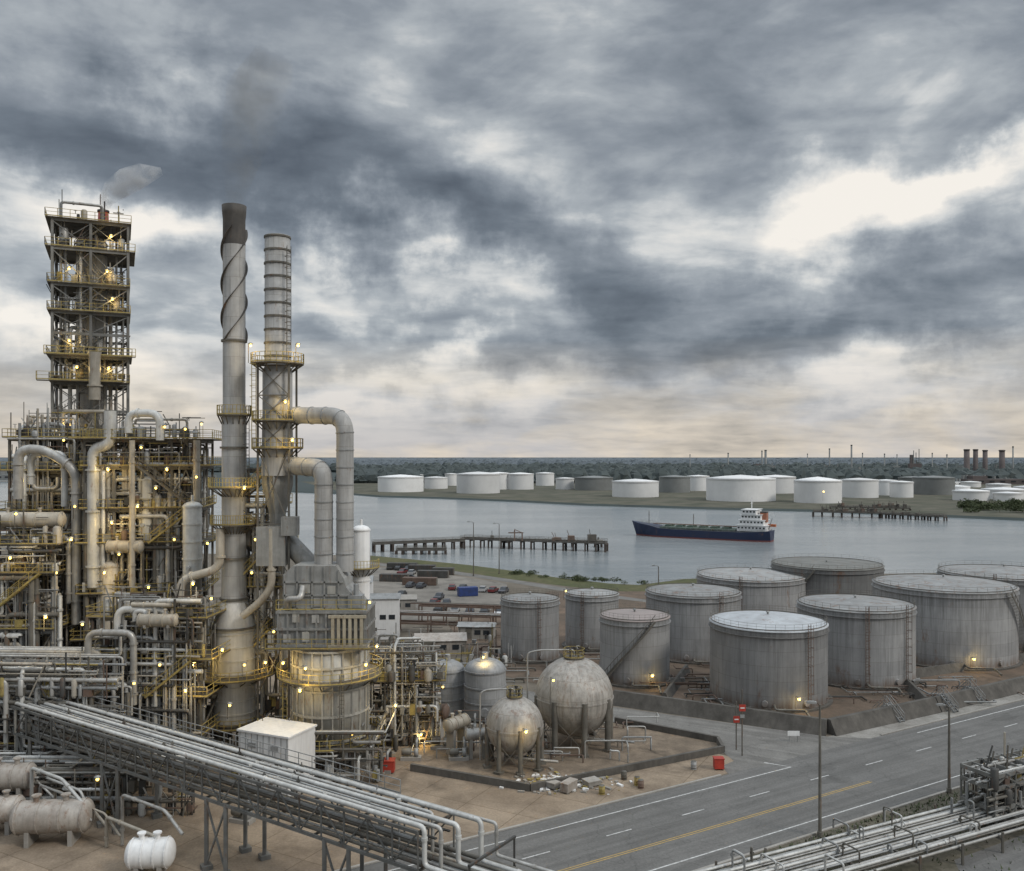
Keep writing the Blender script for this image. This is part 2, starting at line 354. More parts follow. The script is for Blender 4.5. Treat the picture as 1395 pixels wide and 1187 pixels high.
fs=[V(-9000,2600,0),V(-2500,2000,0),V(-900,1500,0),V(-420,1050,0),G(470,672),G(520,676),G(600,678),G(700,682),G(800,687),G(900,690),G(1000,693),G(1100,695),G(1200,699),G(1300,703),G(1395,707),V(420,490,0),V(800,520,0),V(2500,700,0),V(9000,1500,0)]
mm=M(); n=len(fs)
mm.add([(p.x,p.y,.3) for p in fs]+[(20000,30000,.3),(-20000,30000,.3)],[tuple(range(n+1,-1,-1))])
mm.add([(p.x,p.y,.3) for p in fs]+[(p.x,p.y-8,-3) for p in fs],[(i,i+1,n+i+1,n+i) for i in range(n-1)])
mm.obj('far_shore_land',g_far,kind='structure')
sheet('far_shore_grass',[fs[i]+V(0,2,0) for i in range(4,15)]+[V(900,1150,0),V(-300,1250,0)],groundmat('dry grassland',(.08,.08,.055),(.06,.065,.047),(.15,.135,.105),.008,.04,0),.34)

def clump(mm,c,rx,rz,n=7,rr=R):
    vs=[];rings=[(.55,-.2),(1.,.25),(.8,.7),(.35,1.)]
    for a,zz in rings:
        for j in range(n):
            t=2*math.pi*(j+rr.random()*.5)/n; k=a*(.75+rr.random()*.5)
            vs.append((c[0]+rx*k*math.cos(t),c[1]+rx*k*math.sin(t),c[2]+rz*(zz*(.85+.3*rr.random()))))
    fsn=[]
    for i in range(3):
        for j in range(n): fsn.append((i*n+j,i*n+(j+1)%n,(i+1)*n+(j+1)%n,(i+1)*n+j))
    fsn.append(tuple(range(3*n,4*n))); mm.add(vs,fsn)
folfar=mat('distant foliage',(.042,.055,.055),(.062,.076,.073),.9,0,.02,rvar=0)  # aerial haze painted in: leaf colour shifted towards blue
folvfar=mat('haze-tinted distant foliage',(.09,.11,.125),(.11,.13,.145),.9,0,.02,rvar=0)  # thicker haze mixed into the colour, paler and bluer than the nearer belt
fol=mat('foliage',(.035,.05,.02),(.07,.085,.035),.9,0,1.5,rvar=.1)
mm=M()
for i in range(5200):
    d=1180+ (R.random()**1.8)*3000; px=-60+R.random()*1560
    x=(px-CX)/F*d
    if px<470 and d<1900: continue
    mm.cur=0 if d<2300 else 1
    hgt=10+R.random()*7+d*.0012; clump(mm,(x,d,0.3),6+R.random()*7+d*.003,hgt,6)
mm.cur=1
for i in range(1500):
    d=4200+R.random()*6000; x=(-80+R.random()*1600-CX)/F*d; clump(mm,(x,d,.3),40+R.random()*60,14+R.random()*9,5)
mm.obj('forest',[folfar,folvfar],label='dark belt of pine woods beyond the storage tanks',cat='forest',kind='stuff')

# ---- road
u=V(.859,.511,0); nrm=V(-.511,.859,0)
def RD(s,n,z=0): p=u*s+nrm*n; return V(p.x,p.y,z)
sheet('road',[RD(-40,57.6),RD(420,57.6),RD(420,73.2),RD(-40,73.2)],g_asph,.032)
side=[G(832,963),G(1128,1004),RD(97,73.0),RD(72,73.0),RD(72.6,74.2),RD(73.6,75.6),G(1000,1037),G(985,1025),G(978,1012),G(838,985),G(700,950),G(700,938)]
sheet('side_road',side,g_asph2,.026)
sheet('apron',[G(1128,1004),RD(97,73.1),RD(420,73.1),RD(420,86),G(1400,940),G(1270,970)],g_apron,.022)
def strip(name,s0,s1,n0,w,m,z=.038):
    sheet(name,[RD(s0,n0-w/2),RD(s1,n0-w/2),RD(s1,n0+w/2),RD(s0,n0+w/2)],m,z)
strip('edge_marking',-30,80,71.2,.16,white_line); strip('edge_marking',104,300,71.6,.16,white_line); strip('edge_marking',-30,300,59.6,.16,white_line)
strip('centre_marking',-30,84,63.35,.12,yellow_line); strip('centre_marking',-30,84,63.65,.12,yellow_line)
s=61.3-9.4*9
while s<200:
    strip('lane_marking',s-1.5,s+1.5,67.2,.15,white_line); s+=9.4
sheet('edge_marking',[RD(80,71.12),RD(80,71.28),RD(78.5,73.9),RD(78.3,73.8)],white_line,.0384)
kb=M(); kb.prism([RD(-40,57.3),RD(420,57.3),RD(420,57.6),RD(-40,57.6)],-.05,.15); kb.obj('kerb',concrete,kind='structure')
kb=M(); kb.prism([RD(-40,73.2),RD(71,73.2),RD(71,73.5),RD(-40,73.5)],-.05,.15); kb.obj('kerb',concrete,kind='structure')
kb=M(); kb.prism([RD(99,73.2),RD(300,73.2),RD(300,73.5),RD(99,73.5)],-.05,.15); kb.obj('kerb',concrete,kind='structure')
sheet('yard',[V(-120,40,0),RD(-40,73.5),RD(74,73.5),G(1010,1035),G(836,992),G(700,955),G(560,900),V(-40,160,0),V(-140,160,0)],g_yard,.006)
sheet('verge',[RD(-40,40),RD(420,40),RD(420,57.3),RD(-40,57.3)],groundmat('verge of weeds and soil',(.10,.09,.065),(.14,.125,.10),(.065,.062,.042),.15,.6),.010)
sheet('service_road',[G(1240,1187)+V(0,-14,0),G(1300,1172),G(1420,1128),G(1600,1130),G(1500,1187)+V(0,-14,0)],g_asph,.014)
sheet('tank_farm_ground',[G(840,955),G(1128,996),G(1270,964),G(1400,935),V(160,150,0),V(160,235,0),V(10,235,0),V(-14,190,0),G(650,905),G(700,925)],g_soil,.018)
gb=[G(505,757),G(560,762),G(640,770),G(700,778),G(760,787),G(830,795),G(870,797),G(930,789),G(1000,786)]
sheet('grass_bank',[p+V(0,-.5,0) for p in gb]+[G(1000,800),G(900,812),G(780,800),G(700,790),G(600,775),G(505,765)],g_grass,.012)
sheet('car_park',[G(500,772),G(560,776),G(690,795),G(700,835),G(520,850),G(430,850),G(430,770)],groundmat('pale hardstanding',(.25,.23,.20),(.19,.175,.155),(.13,.12,.105),.03,.2),.016)
sheet('shore_road',[G(500,766),G(600,776),G(700,790),G(800,806),G(900,820),G(900,823),G(800,811),G(700,794.5),G(600,779.5),G(500,769)],g_asph2,.024)

# ------------------------------------------------------------ generic parts
def ringdeck(par,c,r0,r1,z,a0=0,a1=2*math.pi,n=28,railm=None,th=.12):
    full=abs(a1-a0-2*math.pi)<.01; m=M(); k=n
    A=[a0+(a1-a0)*i/k for i in range(k+1)]
    vs=[]
    for a in A:
        ca,sa=math.cos(a),math.sin(a)
        for r in(r0,r1):
            for zz in(z,z+th): vs.append((c[0]+r*ca,c[1]+r*sa,zz))
    f=[]
    for i in range(k):
        o=i*4; q=o+4; f+=[(o+1,o+3,q+3,q+1),(o,q,q+2,o+2),(o+2,q+2,q+3,o+3),(o,o+1,q+1,q)]
    m.add(vs,f); 
    for i in range(0,k,max(1,k//10)):
        ca,sa=math.cos(A[i]),math.sin(A[i]); m.bar((c[0]+r0*ca,c[1]+r0*sa,z-1.0),(c[0]+r1*.96*ca,c[1]+r1*.96*sa,z),.1)
    m.obj('platform',grate,par)
    h=M(); pts=[V(c[0]+r1*math.cos(a),c[1]+r1*math.sin(a),z+th) for a in A]
    h.rail(pts[:-1] if full else pts,closed=full); h.obj('handrail',railm or yellow,par)
def ladder(par,x,y,z0,z1,ang=0,m=None):
    t=V(math.cos(ang),math.sin(ang),0); o=M(); a=V(x,y,0)-t*.25;b=V(x,y,0)+t*.25
    o.bar(a+V(0,0,z0),a+V(0,0,z1),.07); o.bar(b+V(0,0,z0),b+V(0,0,z1),.07)
    z=z0
    while z<z1: o.bar(a+V(0,0,z),b+V(0,0,z),.045); z+=.45
    z=z0+2.2; nn_=V(t.y,-t.x,0)
    while z<z1:
        pts=[a+V(0,0,z),a+nn_*.5+V(0,0,z)-t*.1,V(x,y,z)+nn_*.8,b+nn_*.5+V(0,0,z)+t*.1,b+V(0,0,z)]
        for p,q in zip(pts[:-1],pts[1:]): o.bar(p,q,.05)
        z+=1.3
    o.bar(V(x,y,z0+2.2)+nn_*.8,V(x,y,z1)+nn_*.8,.05)
    o.obj('ladder',m or steel,par)
def stairs(par,a,b,w=.9,m=None,name='stair'):
    a=Vector(a);b=Vector(b); t=(b-a); hz=V(t.x,t.y,0).normalized(); sd_=V(hz.y,-hz.x,0)*w/2; o=M()
    for s_ in(-1,1):
        o.bar(a+sd_*s_,b+sd_*s_,.07,.22); o.bar(a+sd_*s_+V(0,0,1.1),b+sd_*s_+V(0,0,1.1),.06); o.bar(a+sd_*s_+V(0,0,.6),b+sd_*s_+V(0,0,.6),.045)
        k=max(2,int(t.length/1.5))
        for i in range(k+1): p=a.lerp(b,i/k)+sd_*s_; o.bar(p,p+V(0,0,1.1),.055)
    k=max(2,int(abs(t.z)/.3))
    for i in range(k): p=a.lerp(b,(i+.5)/k); o.bar(p-sd_,p+sd_,.22,.04)
    o.obj(name,m or steel,par)
def lamp(pos,power=150,post=2.0,light=True,r=.15):
    pos=Vector(pos); e=thing('lamp',pos-V(0,0,post),'lit yellow work lamp on a steel bracket','lamp','lit work lamps around the plant')
    m=M(); m.bar(pos-V(0,0,post),pos+V(0,0,.25),.07); m.bar(pos+V(0,0,.25),pos+V(.35,-.35,.28),.06); m.obj('post',steel,e)
    m=M(); m.lathe(pos+V(.35,-.35,.18),[(.05,.2),(.28,.08),(.30,0),(.26,0)],12); m.obj('lamp_shade',galv,e)
    m=M(); m.lathe(pos+V(.35,-.35,0),[(.01,r),(r*.7,r*.75),(r,0),(r*.7,-r*.75),(.01,-r)],10); m.obj('bulb',bulbm,e)
    if light:
        l=bpy.data.lights.new('lamp_light','POINT'); l.energy=power; l.color=(1,.70,.25); l.shadow_soft_size=.25
        lo=bpy.data.objects.new('lamp_light',l); lo.parent=e; lo.location=(.55,-.75,post-.15); COL.objects.link(lo)
def flange(m,p,ax,r): m.tube([p-ax*.12,p+ax*.12],r*1.3,10)
PG='process pipes threading the refinery units'
STM=[clad,clad_w,clad_t,galv,steel,rustm,steel_d,yellow]; STUFF=M(); NP=[0]
def pipe(pts,r,m,label='silver clad process pipe among the steelwork',group=PG,bend=2.5,n=8,fl=True,name='pipe',stuff=False):
    pts=[Vector(p) for p in pts]
    if stuff or NP[0]>=285: mm=STUFF; mm.cur=STM.index(m) if m in STM else 0; n=6; fl=fl and r>.14; isst=True
    else: mm=M(); isst=False; NP[0]+=1
    mm.tube(fillet(pts,r*bend,4 if not isst else 2),r,n)
    if fl:
        for a,b in zip(pts[:-1],pts[1:]):
            L=(b-a).length
            if L>6*r+1: 
                ax=(b-a).normalized(); 
                for q in ([.3] if L<8 else [.15,.55,.85]): flange(mm,a+ax*L*q,ax,r)
    if isst: return None
    return mm.obj(name,m,label=label,cat='pipe',group=group,origin=pts[0])
def vessel(c,r,z0,z1,m,label='insulated vertical process vessel with ringed shell',name='process_vessel',skirt=2.0,rings=0,plat=[],n=24):
    e=thing(name,(c[0],c[1],0 if skirt else z0),label,'vessel','vertical process vessels')
    mm=M(); k=r*.55
    mm.lathe((c[0],c[1],0),[(r,z0),(r,z1)]+[(r*math.cos(t),z1+k*math.sin(t)) for t in (.3,.6,.9,1.2,1.5)]+[(.01,z1+k)],n)
    if rings:
        for i in range(rings+1):
            z=z0+(z1-z0)*i/rings; mm.lathe((c[0],c[1],0),[(r,z-.1),(r+.1,z-.1),(r+.1,z+.1),(r,z+.1)],n,False)
    mm.obj('shell',m,e)
    mm=M(); mm.tube([(c[0],c[1],z1+k*.9),(c[0],c[1],z1+k+.8)],r*.16,8); mm.obj('nozzle',m,e); mm=M(); mm.tube([(c[0],c[1]-r*.9,z0+1.2),(c[0],c[1]-r-.5,z0+1.2)],r*.2,10); mm.obj('nozzle',m,e)
    if skirt:
        mm=M(); mm.lathe((c[0],c[1],0),[(r*.98,max(0,z0-skirt)),(r*.98,z0)],n); mm.obj('skirt',steel,e)
    for z,a0,a1 in plat: ringdeck(e,c,r+.05,r+1.3,z,a0,a1,20)
    return e
def drum(c,L,r,rz,m,label,name='horizontal_drum',zg=0.):
    c=Vector(c); e=thing(name,(c.x,c.y,zg),label,'drum','horizontal drums on saddles')
    ax=V(math.cos(rz),math.sin(rz),0); rot=Matrix.Rotation(rz,3,'Z')@Matrix.Rotation(math.pi/2,3,'Y')
    k=r*.5; prof=[(.01,-L/2-k)]+[(r*math.cos(t),-L/2-k*math.sin(t)) for t in(1.2,.9,.5,.2)]+[(r,-L/2),(r,L/2)]+[(r*math.cos(t),L/2+k*math.sin(t)) for t in(.2,.5,.9,1.2)]+[(.01,L/2+k)]
    mm=M(); mm.lathe(c,prof,22,True,rot)
    for q in(-.5,-.17,.17,.5): mm.lathe(c+ax*L*q,[(r,-.06),(r+.07,-.06),(r+.07,.06),(r,.06)],22,False,rot)
    mm.obj('shell',m,e)
    for q in(-.33,.33):
        s_=M(); p=c+ax*L*q; s_.box((p.x,p.y,(zg+c.z-r*.6)/2),(.4,r*1.5,max(.1,c.z-r*.6-zg)),rz) if zg==0 else s_.box((p.x,p.y,c.z-r*.8),(.3,r*1.5,r*.7),rz); s_.obj('saddle',concrete,e)
    for q in(-.25,.2): s_=M(); p=c+ax*L*q; s_.tube([p+V(0,0,r*.9),p+V(0,0,r+.5)],r*.2,8); s_.tube([p+V(0,0,r+.42),p+V(0,0,r+.55)],r*.3,10); s_.obj('nozzle',m,e)
    return e

def frame(name,c,rot,xs,ys,zs,label,cat='steel structure',group='open steel process structures',cw=.3,m=steel,deckz=None,brace=True,over=.6,st=(),railm=None,sub=True):
    ca,sa=math.cos(rot),math.sin(rot)
    def T(x,y,z): return V(c[0]+x*ca-y*sa,c[1]+x*sa+y*ca,z)
    e=thing(name,(c[0],c[1],0),label,cat,group)
    for x in xs:
        for y in ys:
            o=M(); a=T(x,y,0); o.box((a.x,a.y,(zs[-1]+.01)/2),(cw,cw,zs[-1]-.01),rot); o.box((a.x,a.y,.15),(cw*2,cw*2,.3),rot); o.obj('column',m,e)
    for li,z in enumerate(zs):
        o=M()
        for y in ys: o.bar(T(xs[0],y,z-.2),T(xs[-1],y,z-.2),.22,.4)
        for x in xs: o.bar(T(x,ys[0],z-.22),T(x,ys[-1],z-.22),.2,.38)
        if sub:
            k=int((xs[-1]-xs[0])/1.4)
            for i in range(1,k): x=xs[0]+(xs[-1]-xs[0])*i/k; o.bar(T(x,ys[0]-over*.8,z-.13),T(x,ys[-1]+over*.8,z-.13),.1,.2)
        o.obj('floor_beam_grid',m,e)
        if deckz is None or z in deckz:
            j=[R.uniform(-.2,1.1) for _ in range(3)] if over>.5 else [R.uniform(-.1,.7) for _ in range(3)] if over<.35 else [0,0,0]
            o=M(); a,b=xs[0]-over-j[0],xs[-1]+over+j[1]; cc,dd=ys[0]-over-j[2]*.5,ys[-1]+over
            o.prism([T(a,cc,0),T(b,cc,0),T(b,dd,0),T(a,dd,0)],z,z+.08); o.obj('deck',grate,e)
            o=M(); o.rail([T(a,cc,z+.1),T(b,cc,z+.1),T(b,dd,z+.1),T(a,dd,z+.1)],closed=True); o.obj('handrail',railm or yellow,e)
    if brace:
        Z=[0]+list(zs)
        for i in range(len(Z)-1):
            for (p,q) in ([(xs[k],xs[k+1]) for k in range(len(xs)-1)]):
                if R.random()<.6:
                    o=M(); y=ys[0]; 
                    if R.random()<.5: o.bar(T(p,y,Z[i]+.1),T(q,y,Z[i+1]-.4),.14)
                    else: mid=(p+q)/2; o.bar(T(p,y,Z[i]+.1),T(mid,y,Z[i+1]-.4),.14); o.bar(T(q,y,Z[i]+.1),T(mid,y,Z[i+1]-.4),.14)
                    o.obj('brace',m,e)
            for k in range(len(ys)-1):
                if R.random()<.6:
                    o=M(); o.bar(T(xs[-1],ys[k],Z[i]+.1),T(xs[-1],ys[k+1],Z[i+1]-.4),.14); o.obj('brace',m,e)
    for i in st:
        Z=list(zs); y=ys[0]-over-.55; w=min(xs[-1]-xs[0],(Z[i+1]-Z[i])*1.25); x0=xs[-1]-w*.1
        a,b=(x0-w,x0) if i%2 else (x0,x0-w)
        stairs(e,T(a,y,Z[i]+.1),T(b,y,Z[i+1]+.1),m=yellow if i%2 else steel)
    return T
def pipework(T,xs,ys,z0,z1,n,rmin=.08,rmax=.35,mats=None,label=None):
    mats=mats or [clad,clad,clad_w,clad_t,galv,steel,steel_d]
    for i in range(n):
        r=rmin+(rmax-rmin)*R.random()**2; x0,x1=R.uniform(*xs),R.uniform(*xs); y0,y1=R.uniform(*ys),R.uniform(*ys)
        if R.random()<.5: y0=ys[0]+R.random()*1.0
        za,zb,zc=R.uniform(z0,z1),R.uniform(z0,z1),R.uniform(z0,z1)
        k=R.random()
        if k<.35: P=[(x0,y0,za),(x0,y0,zb),(x1,y0,zb),(x1,y0,zc)]
        elif k<.6: P=[(x0,y0,za),(x1,y0,za),(x1,y1,za),(x1,y1,zb)]
        elif k<.8: P=[(x0,y0,z0),(x0,y0,zb),(x0,y1,zb),(x1,y1,zb),(x1,y1,zc)]
        else: P=[(xs[0],y0,za),(x1,y0,za),(x1,y0,zb),(xs[1],y0,zb)]
        pipe([T(*p) for p in P],r,R.choice(mats),label or 'clad process pipe bending through the open steelwork',stuff=r<.2)
def clutter(T,xs,ys,zs,n):
    # uncountable conduits, cable trays, valves and junction boxes on every level
    for i in range(n):
        x,y=R.uniform(*xs),R.uniform(*ys); z=R.choice(zs); k=R.random()
        if R.random()<.5: y=ys[0]+R.random()*.8
        STUFF.cur=R.choice([0,1,2,3,4,4,6,6,5,7])
        if k<.3: STUFF.bar(T(x,y,z),T(x,y,z+R.uniform(1.,5)),R.uniform(.06,.16))
        elif k<.5: x2=min(xs[1],x+R.uniform(1,6)); zz=z+R.uniform(.3,3.5); STUFF.bar(T(x,y,zz),T(x2,y,zz),R.uniform(.06,.3),R.uniform(.05,.15))
        elif k<.62: STUFF.bar(T(x,y,z+.1),T(x,y+R.uniform(1,3),z+.1),.1); a=T(x,y,z+R.uniform(.5,1)); STUFF.box(a,(R.uniform(.3,1.),R.uniform(.3,.8),R.uniform(.5,1.3)))
        elif k<.8:
            a=T(x,y,z); r=R.uniform(.18,.5); h=R.uniform(.8,2.2); STUFF.lathe(a,[(r,.2),(r,h),(r*.6,h+r*.4),(.01,h+r*.5)],9); STUFF.bar(a,a+V(0,0,.3),r)
        elif k<.9:
            zz=z+R.uniform(.5,3); a=T(x,y,zz); STUFF.tube([a,a+V(0,0,.5)],.05,5); STUFF.lathe(a+V(0,0,.5),[(.25,-.03),(.25,.03)],8)
        else:
            x2=x+R.uniform(-2,2); STUFF.bar(T(x,y,z),T(x2,y,z+R.uniform(2,4)),.12)
def exchangers(T,rot,xs,y,zs,n):
    # heat exchangers and drums lying on the inner decks
    for i in range(n):
        z=R.choice(zs); r=R.uniform(.5,.95); L=R.uniform(2,4); x=R.uniform(xs[0]+1.5,xs[1]-1.5); q=T(x,y+R.uniform(-1.5,1.5),z+.1+r*1.25)
        drum((q.x,q.y,q.z),L,r,rot+R.choice([0,0,math.pi/2]),R.choice([steel_d,steel,clad_t,clad,tanv]),'horizontal heat exchanger lying on a steel deck','heat_exchanger',zg=z+.09)

# ------------------------------------------------------------ storage tanks near
def tank(pxL,pxR,yt,yb,label,stair=None,ladders=None,roof=.10,roofmat=None,shell=None,lit=None):
    ppm=(yb-HY)/H; d=F/ppm; c=V(((pxL+pxR)/2-CX)/ppm,d,0); r=(pxR-pxL)/2/ppm*.99; h=H-(yt-HY)/ppm
    e=thing('storage_tank',c,label,'storage tank','grey oil storage tanks in the tank farm'); n=64
    m=M(); m.lathe(c,[(r+.7,-.1),(r+.7,.3),(r,.3)],n,False); m.obj('foundation',darkcon,e)
    m=M(); m.lathe(c,[(r,.3),(r,h)],n); 
    m.lathe(c,[(r,h-.9),(r+.22,h-.9),(r+.22,h-.78),(r,h-.78)],n,False); m.lathe(c,[(r,.3),(r+.12,.3),(r+.12,.42),(r,.42)],n,False)
    m.obj('shell',shell or tankm,e)
    m=M(); m.lathe(c,[(r+.12,h-.12),(r+.12,h),(r-.3,h+.1),(r*.5,h+roof*r*.55),(.01,h+roof*r)],n); m.obj('roof',roofmat or roofm,e)
    m=M(); A=[2*math.pi*i/40 for i in range(40)]; m.rail([V(c.x+r*.985*math.cos(a),c.y+r*.985*math.sin(a),h+.08) for a in A],h=.9,w=.03,step=3.0,closed=True); m.obj('roof_handrail',steel,e)
    m=M(); m.tube([c+V(0,0,h+roof*r),c+V(0,0,h+roof*r+.4)],.15,10); m.lathe(c+V(0,0,h+roof*r+.3),[(.3,0),(.3,.1),(.01,.2)],12); m.obj('vent',galv,e)
    for aa in(-1.9,-1.2):
        m=M(); p=V(math.cos(aa),math.sin(aa),0); m.tube([c+p*(r-.1)+V(0,0,1.1),c+p*(r+.35)+V(0,0,1.1)],.42,14); m.obj('manhole',shell or tankm,e)
    if stair:
        a0,a1=stair; m=M(); k=44
        for i in range(k):
            t=i/k;a=a0+(a1-a0)*t; z=.4+(h-.4)*t; p=V(math.cos(a),math.sin(a),0)
            m.bar(c+p*(r+.05)+V(0,0,z),c+p*(r+.95)+V(0,0,z),.28,.05)
            t2=(i+1)/k;a2=a0+(a1-a0)*t2;z2=.4+(h-.4)*t2;q=V(math.cos(a2),math.sin(a2),0)
            m.bar(c+p*(r+.95)+V(0,0,z),c+q*(r+.95)+V(0,0,z2),.07,.28)
            m.bar(c+p*(r+.95)+V(0,0,z+1.1),c+q*(r+.95)+V(0,0,z2+1.1),.07)
            if i%3==0: m.bar(c+p*(r+.95)+V(0,0,z),c+p*(r+.95)+V(0,0,z+1.1),.06)
        m.obj('spiral_stair',steel,e)
    for a in (ladders or []):
        p=V(math.cos(a),math.sin(a),0); ladder(e,c.x+p.x*(r+.25),c.y+p.y*(r+.25),.3,h+1,a-math.pi/2+math.pi,rustm)
    if lit is not None:
        p=V(math.cos(lit),math.sin(lit),0); q=c+p*(r+1.0); lamp((q.x,q.y,2.2),110,2.0,r=.22)
    pv=V(math.cos(-1.75),math.sin(-1.75),0)
    pipe([c+pv*(r-.1)+V(0,0,.9),c+pv*(r+2.2)+V(0,0,.9),c+pv*(r+2.2)+V(4,-.3,.9),c+pv*(r+2.6)+V(4,-2.3,.4)],.16,steel,'grey transfer pipe at the foot of a storage tank','transfer pipes in the tank farm')
    return c,r,h
tank(968,1124,846,948,'large grey oil tank with pale domed roof beside the road',ladders=[-1.15],roof=.12,lit=-1.45,roofmat=roofl)
tank(1089,1241,822,920,'grey oil tank with cone roof behind the bund wall',ladders=[-1.75,-1.0])
tank(1195,1375,795,892,'wide grey oil tank with spiral stair up its side',stair=(-.25,-1.1),lit=-1.7)
tank(1285,1450,780,868,'grey oil tank at the edge of the tank farm',ladders=[-2.2])
dk=mat('dark tank shell',(.24,.24,.235),(.17,.17,.165),.6,.05,.16,streak=.6,rust=.15,plates=(9.,5.2,2.1),rvar=.1,base=True)
tank(1053,1199,768,850,'dark grey oil tank near the waterfront',stair=(-2.9,-2.1),roof=.03,roofmat=mat('dull dark roof',(.18,.18,.165),(.12,.12,.11),.75,0,.3,rust=.2,rvar=0),shell=dk)
tank(950,1095,783,855,'grey oil tank with low domed roof near the waterfront',ladders=[-2.0])
tank(880,1008,805,890,'grey oil tank with pale roof among neighbouring tanks',ladders=[-1.2],roof=.11)
tank(817,912,838,925,'smaller grey tank with rusty roof and stair',stair=(-2.6,-1.2),roofmat=mat('rust stained roof',(.30,.25,.235),(.23,.205,.19),.7,0,.3,rvar=0),lit=-1.35)
tank(682,762,815,895,'smaller grey tank with pale roof beside rusty pipe racks',roof=.14,ladders=[-1.3])
tank(770,843,808,880,'smaller grey tank with pale roof near the shore road',roof=.14,ladders=[-2.0])
def berm(a,b,h=1.9,wb=2.6,wt=.6,m=darkcon,label='stained concrete bund wall around the tank farm',name='bund_wall',cat='wall'):
    a=Vector(a);b=Vector(b);t=(b-a).normalized();s_=V(t.y,-t.x,0)
    vs=[]
    for p in(a,b): vs+=[p-s_*wb/2,p+s_*wb/2,p+s_*wt/2+V(0,0,h),p-s_*wt/2+V(0,0,h)]
    mm=M(); mm.add(vs,[(3,2,1,0),(4,5,6,7),(0,1,5,4),(1,2,6,5),(2,3,7,6),(3,0,4,7)])
    mm.obj(name,m,label=label,cat=cat,group='bund walls around the tanks',origin=a)
W=[G(836,958),G(1128,1000),G(1272,968),G(1400,937),G(1560,905)]
for a,b in zip(W[:-1],W[1:]): berm(a+(b-a)*.004,b-(b-a)*.004)
berm(G(834,956),G(760,925),1.5); berm(G(1262,962),G(1205,905),1.3,1.6,.4); berm(G(905,955),G(935,915),1.2,1.5,.4)
berm(G(1395,900),G(1230,925),1.3,1.6,.4)
for px,py in((1210,985),(1320,960),(1283,972)):
    g=G(px,py-6); e=thing('step_over',g,'galvanised step-over stairs crossing the bund wall','stairs','step-over stairs on the bund walls')
    stairs(e,g+V(1.2,-1.8,0),g+V(0,0,2.1),m=galv); stairs(e,g+V(-1.0,1.9,0),g+V(-.1,.1,2.1),m=galv)

# ------------------------------------------------------------ spheres
def sphere_tank(px,py,rp,ppm,label):
    d=F/ppm; r=rp/ppm; c=V((px-CX)/ppm,d,H-(py-HY)/ppm); e=thing('sphere_tank',(c.x,c.y,0),label,'gas sphere','spherical gas tanks')
    m=M(); k=24; m.lathe((c.x,c.y,c.z),[(max(.01,r*math.cos(-math.pi/2+math.pi*i/k)),r*math.sin(-math.pi/2+math.pi*i/k)) for i in range(k+1)],40)
    m.lathe((c.x,c.y,c.z),[(r,-.08),(r+.07,-.08),(r+.07,.08),(r,.08)],40,False); sh=m.obj('shell',spherem,e)
    for i in range(8):
        a=i*math.pi/4+.2; m=M(); p=V(c.x+r*.97*math.cos(a),c.y+r*.97*math.sin(a),0)
        m.tube([p,p+V(0,0,c.z+.3)],r*.065+.06,10); m.box((p.x,p.y,.15),(.9,.9,.3),a); m.obj('leg',steel,e)
        a2=a+math.pi/4; q=V(c.x+r*.97*math.cos(a2),c.y+r*.97*math.sin(a2),0); m=M()
        m.bar(p+V(0,0,.6),q+V(0,0,c.z*.7),.06); m.bar(q+V(0,0,.6),p+V(0,0,c.z*.7),.06); m.obj('brace',steel,e)
    m=M(); t=c.z+r; m.lathe((c.x,c.y,0),[(.01,t+.05),(r*.28,t+.05),(r*.28,t-.05),(.01,t-.05)],16,False); m.obj('top_platform',grate,e)
    m=M(); m.rail([V(c.x+r*.27*math.cos(a),c.y+r*.27*math.sin(a),t+.05) for a in [i*math.pi/5 for i in range(10)]],closed=True,h=1.0,w=.05); m.obj('handrail',yellow,e)
    m=M(); m.tube(fillet([(c.x,c.y,t),(c.x,c.y,t+.9),(c.x-r*.9,c.y-.3,t+.9),(c.x-r*1.2,c.y-.4,t+.6),(c.x-r*1.2,c.y-.4,.8)],.5),.10,8); m.obj('vent_pipe',clad,e)
    for k,(dx_,dy_) in enumerate(((-.5,-.6),(.5,-.5),(.2,.6))): m=M(); m.tube([(c.x+dx_,c.y+dy_,t-.1),(c.x+dx_,c.y+dy_,t+1.1)],.12,8); m.lathe((c.x+dx_,c.y+dy_,t+.9),[(.22,0),(.22,.12)],10); m.obj('valve',steel_d,e)
    m=M(); m.tube(fillet([(c.x,c.y,c.z-r),(c.x,c.y,.9),(c.x+r*1.5,c.y-r*.4,.9)],.5),.16,8); m.obj('drain_pipe',clad,e)
    return c,r
c1,r1=sphere_tank(782,948,53,10.9,'large weathered spherical gas tank on tall legs')
c2,r2=sphere_tank(701,988,39,11.7,'small weathered spherical gas tank on short legs')
lamp((c2.x+.9,c2.y-r2-1.0,5.4),190,5.4); lamp((c1.x-3.2,c1.y-5.5,9.5),60,9.5,light=False)
Wp=[G(560,1050),G(722,1078),G(985,1025),G(978,1012),G(838,985)]
for a,b in zip(Wp[:-1],Wp[1:]): berm(a,b,.8,.45,.4,darkcon,'low stained concrete wall around the sphere pad','low_wall')
sheet('sphere_pad',[Wp[0],Wp[1],Wp[2],Wp[3],Wp[4],G(700,985),G(600,1000)],groundmat('stained pad',(.19,.15,.11),(.26,.205,.15),(.09,.072,.056),.12,.5),.030)
def vtank(px,w,yt,yb,label):
    ppm=(yb-HY)/H; d=F/ppm; r=w/2/ppm; h=H-(yt-HY)/ppm; return vessel(((px-CX)/ppm,d),r,.4,h,mat('vessel grey '+str(px),(.34,.345,.345),(.24,.245,.245),.55,.05,.4,streak=.5,rust=.1,plates=(r,1.8,1.6)),label,'upright_tank',.4,3,[],28)
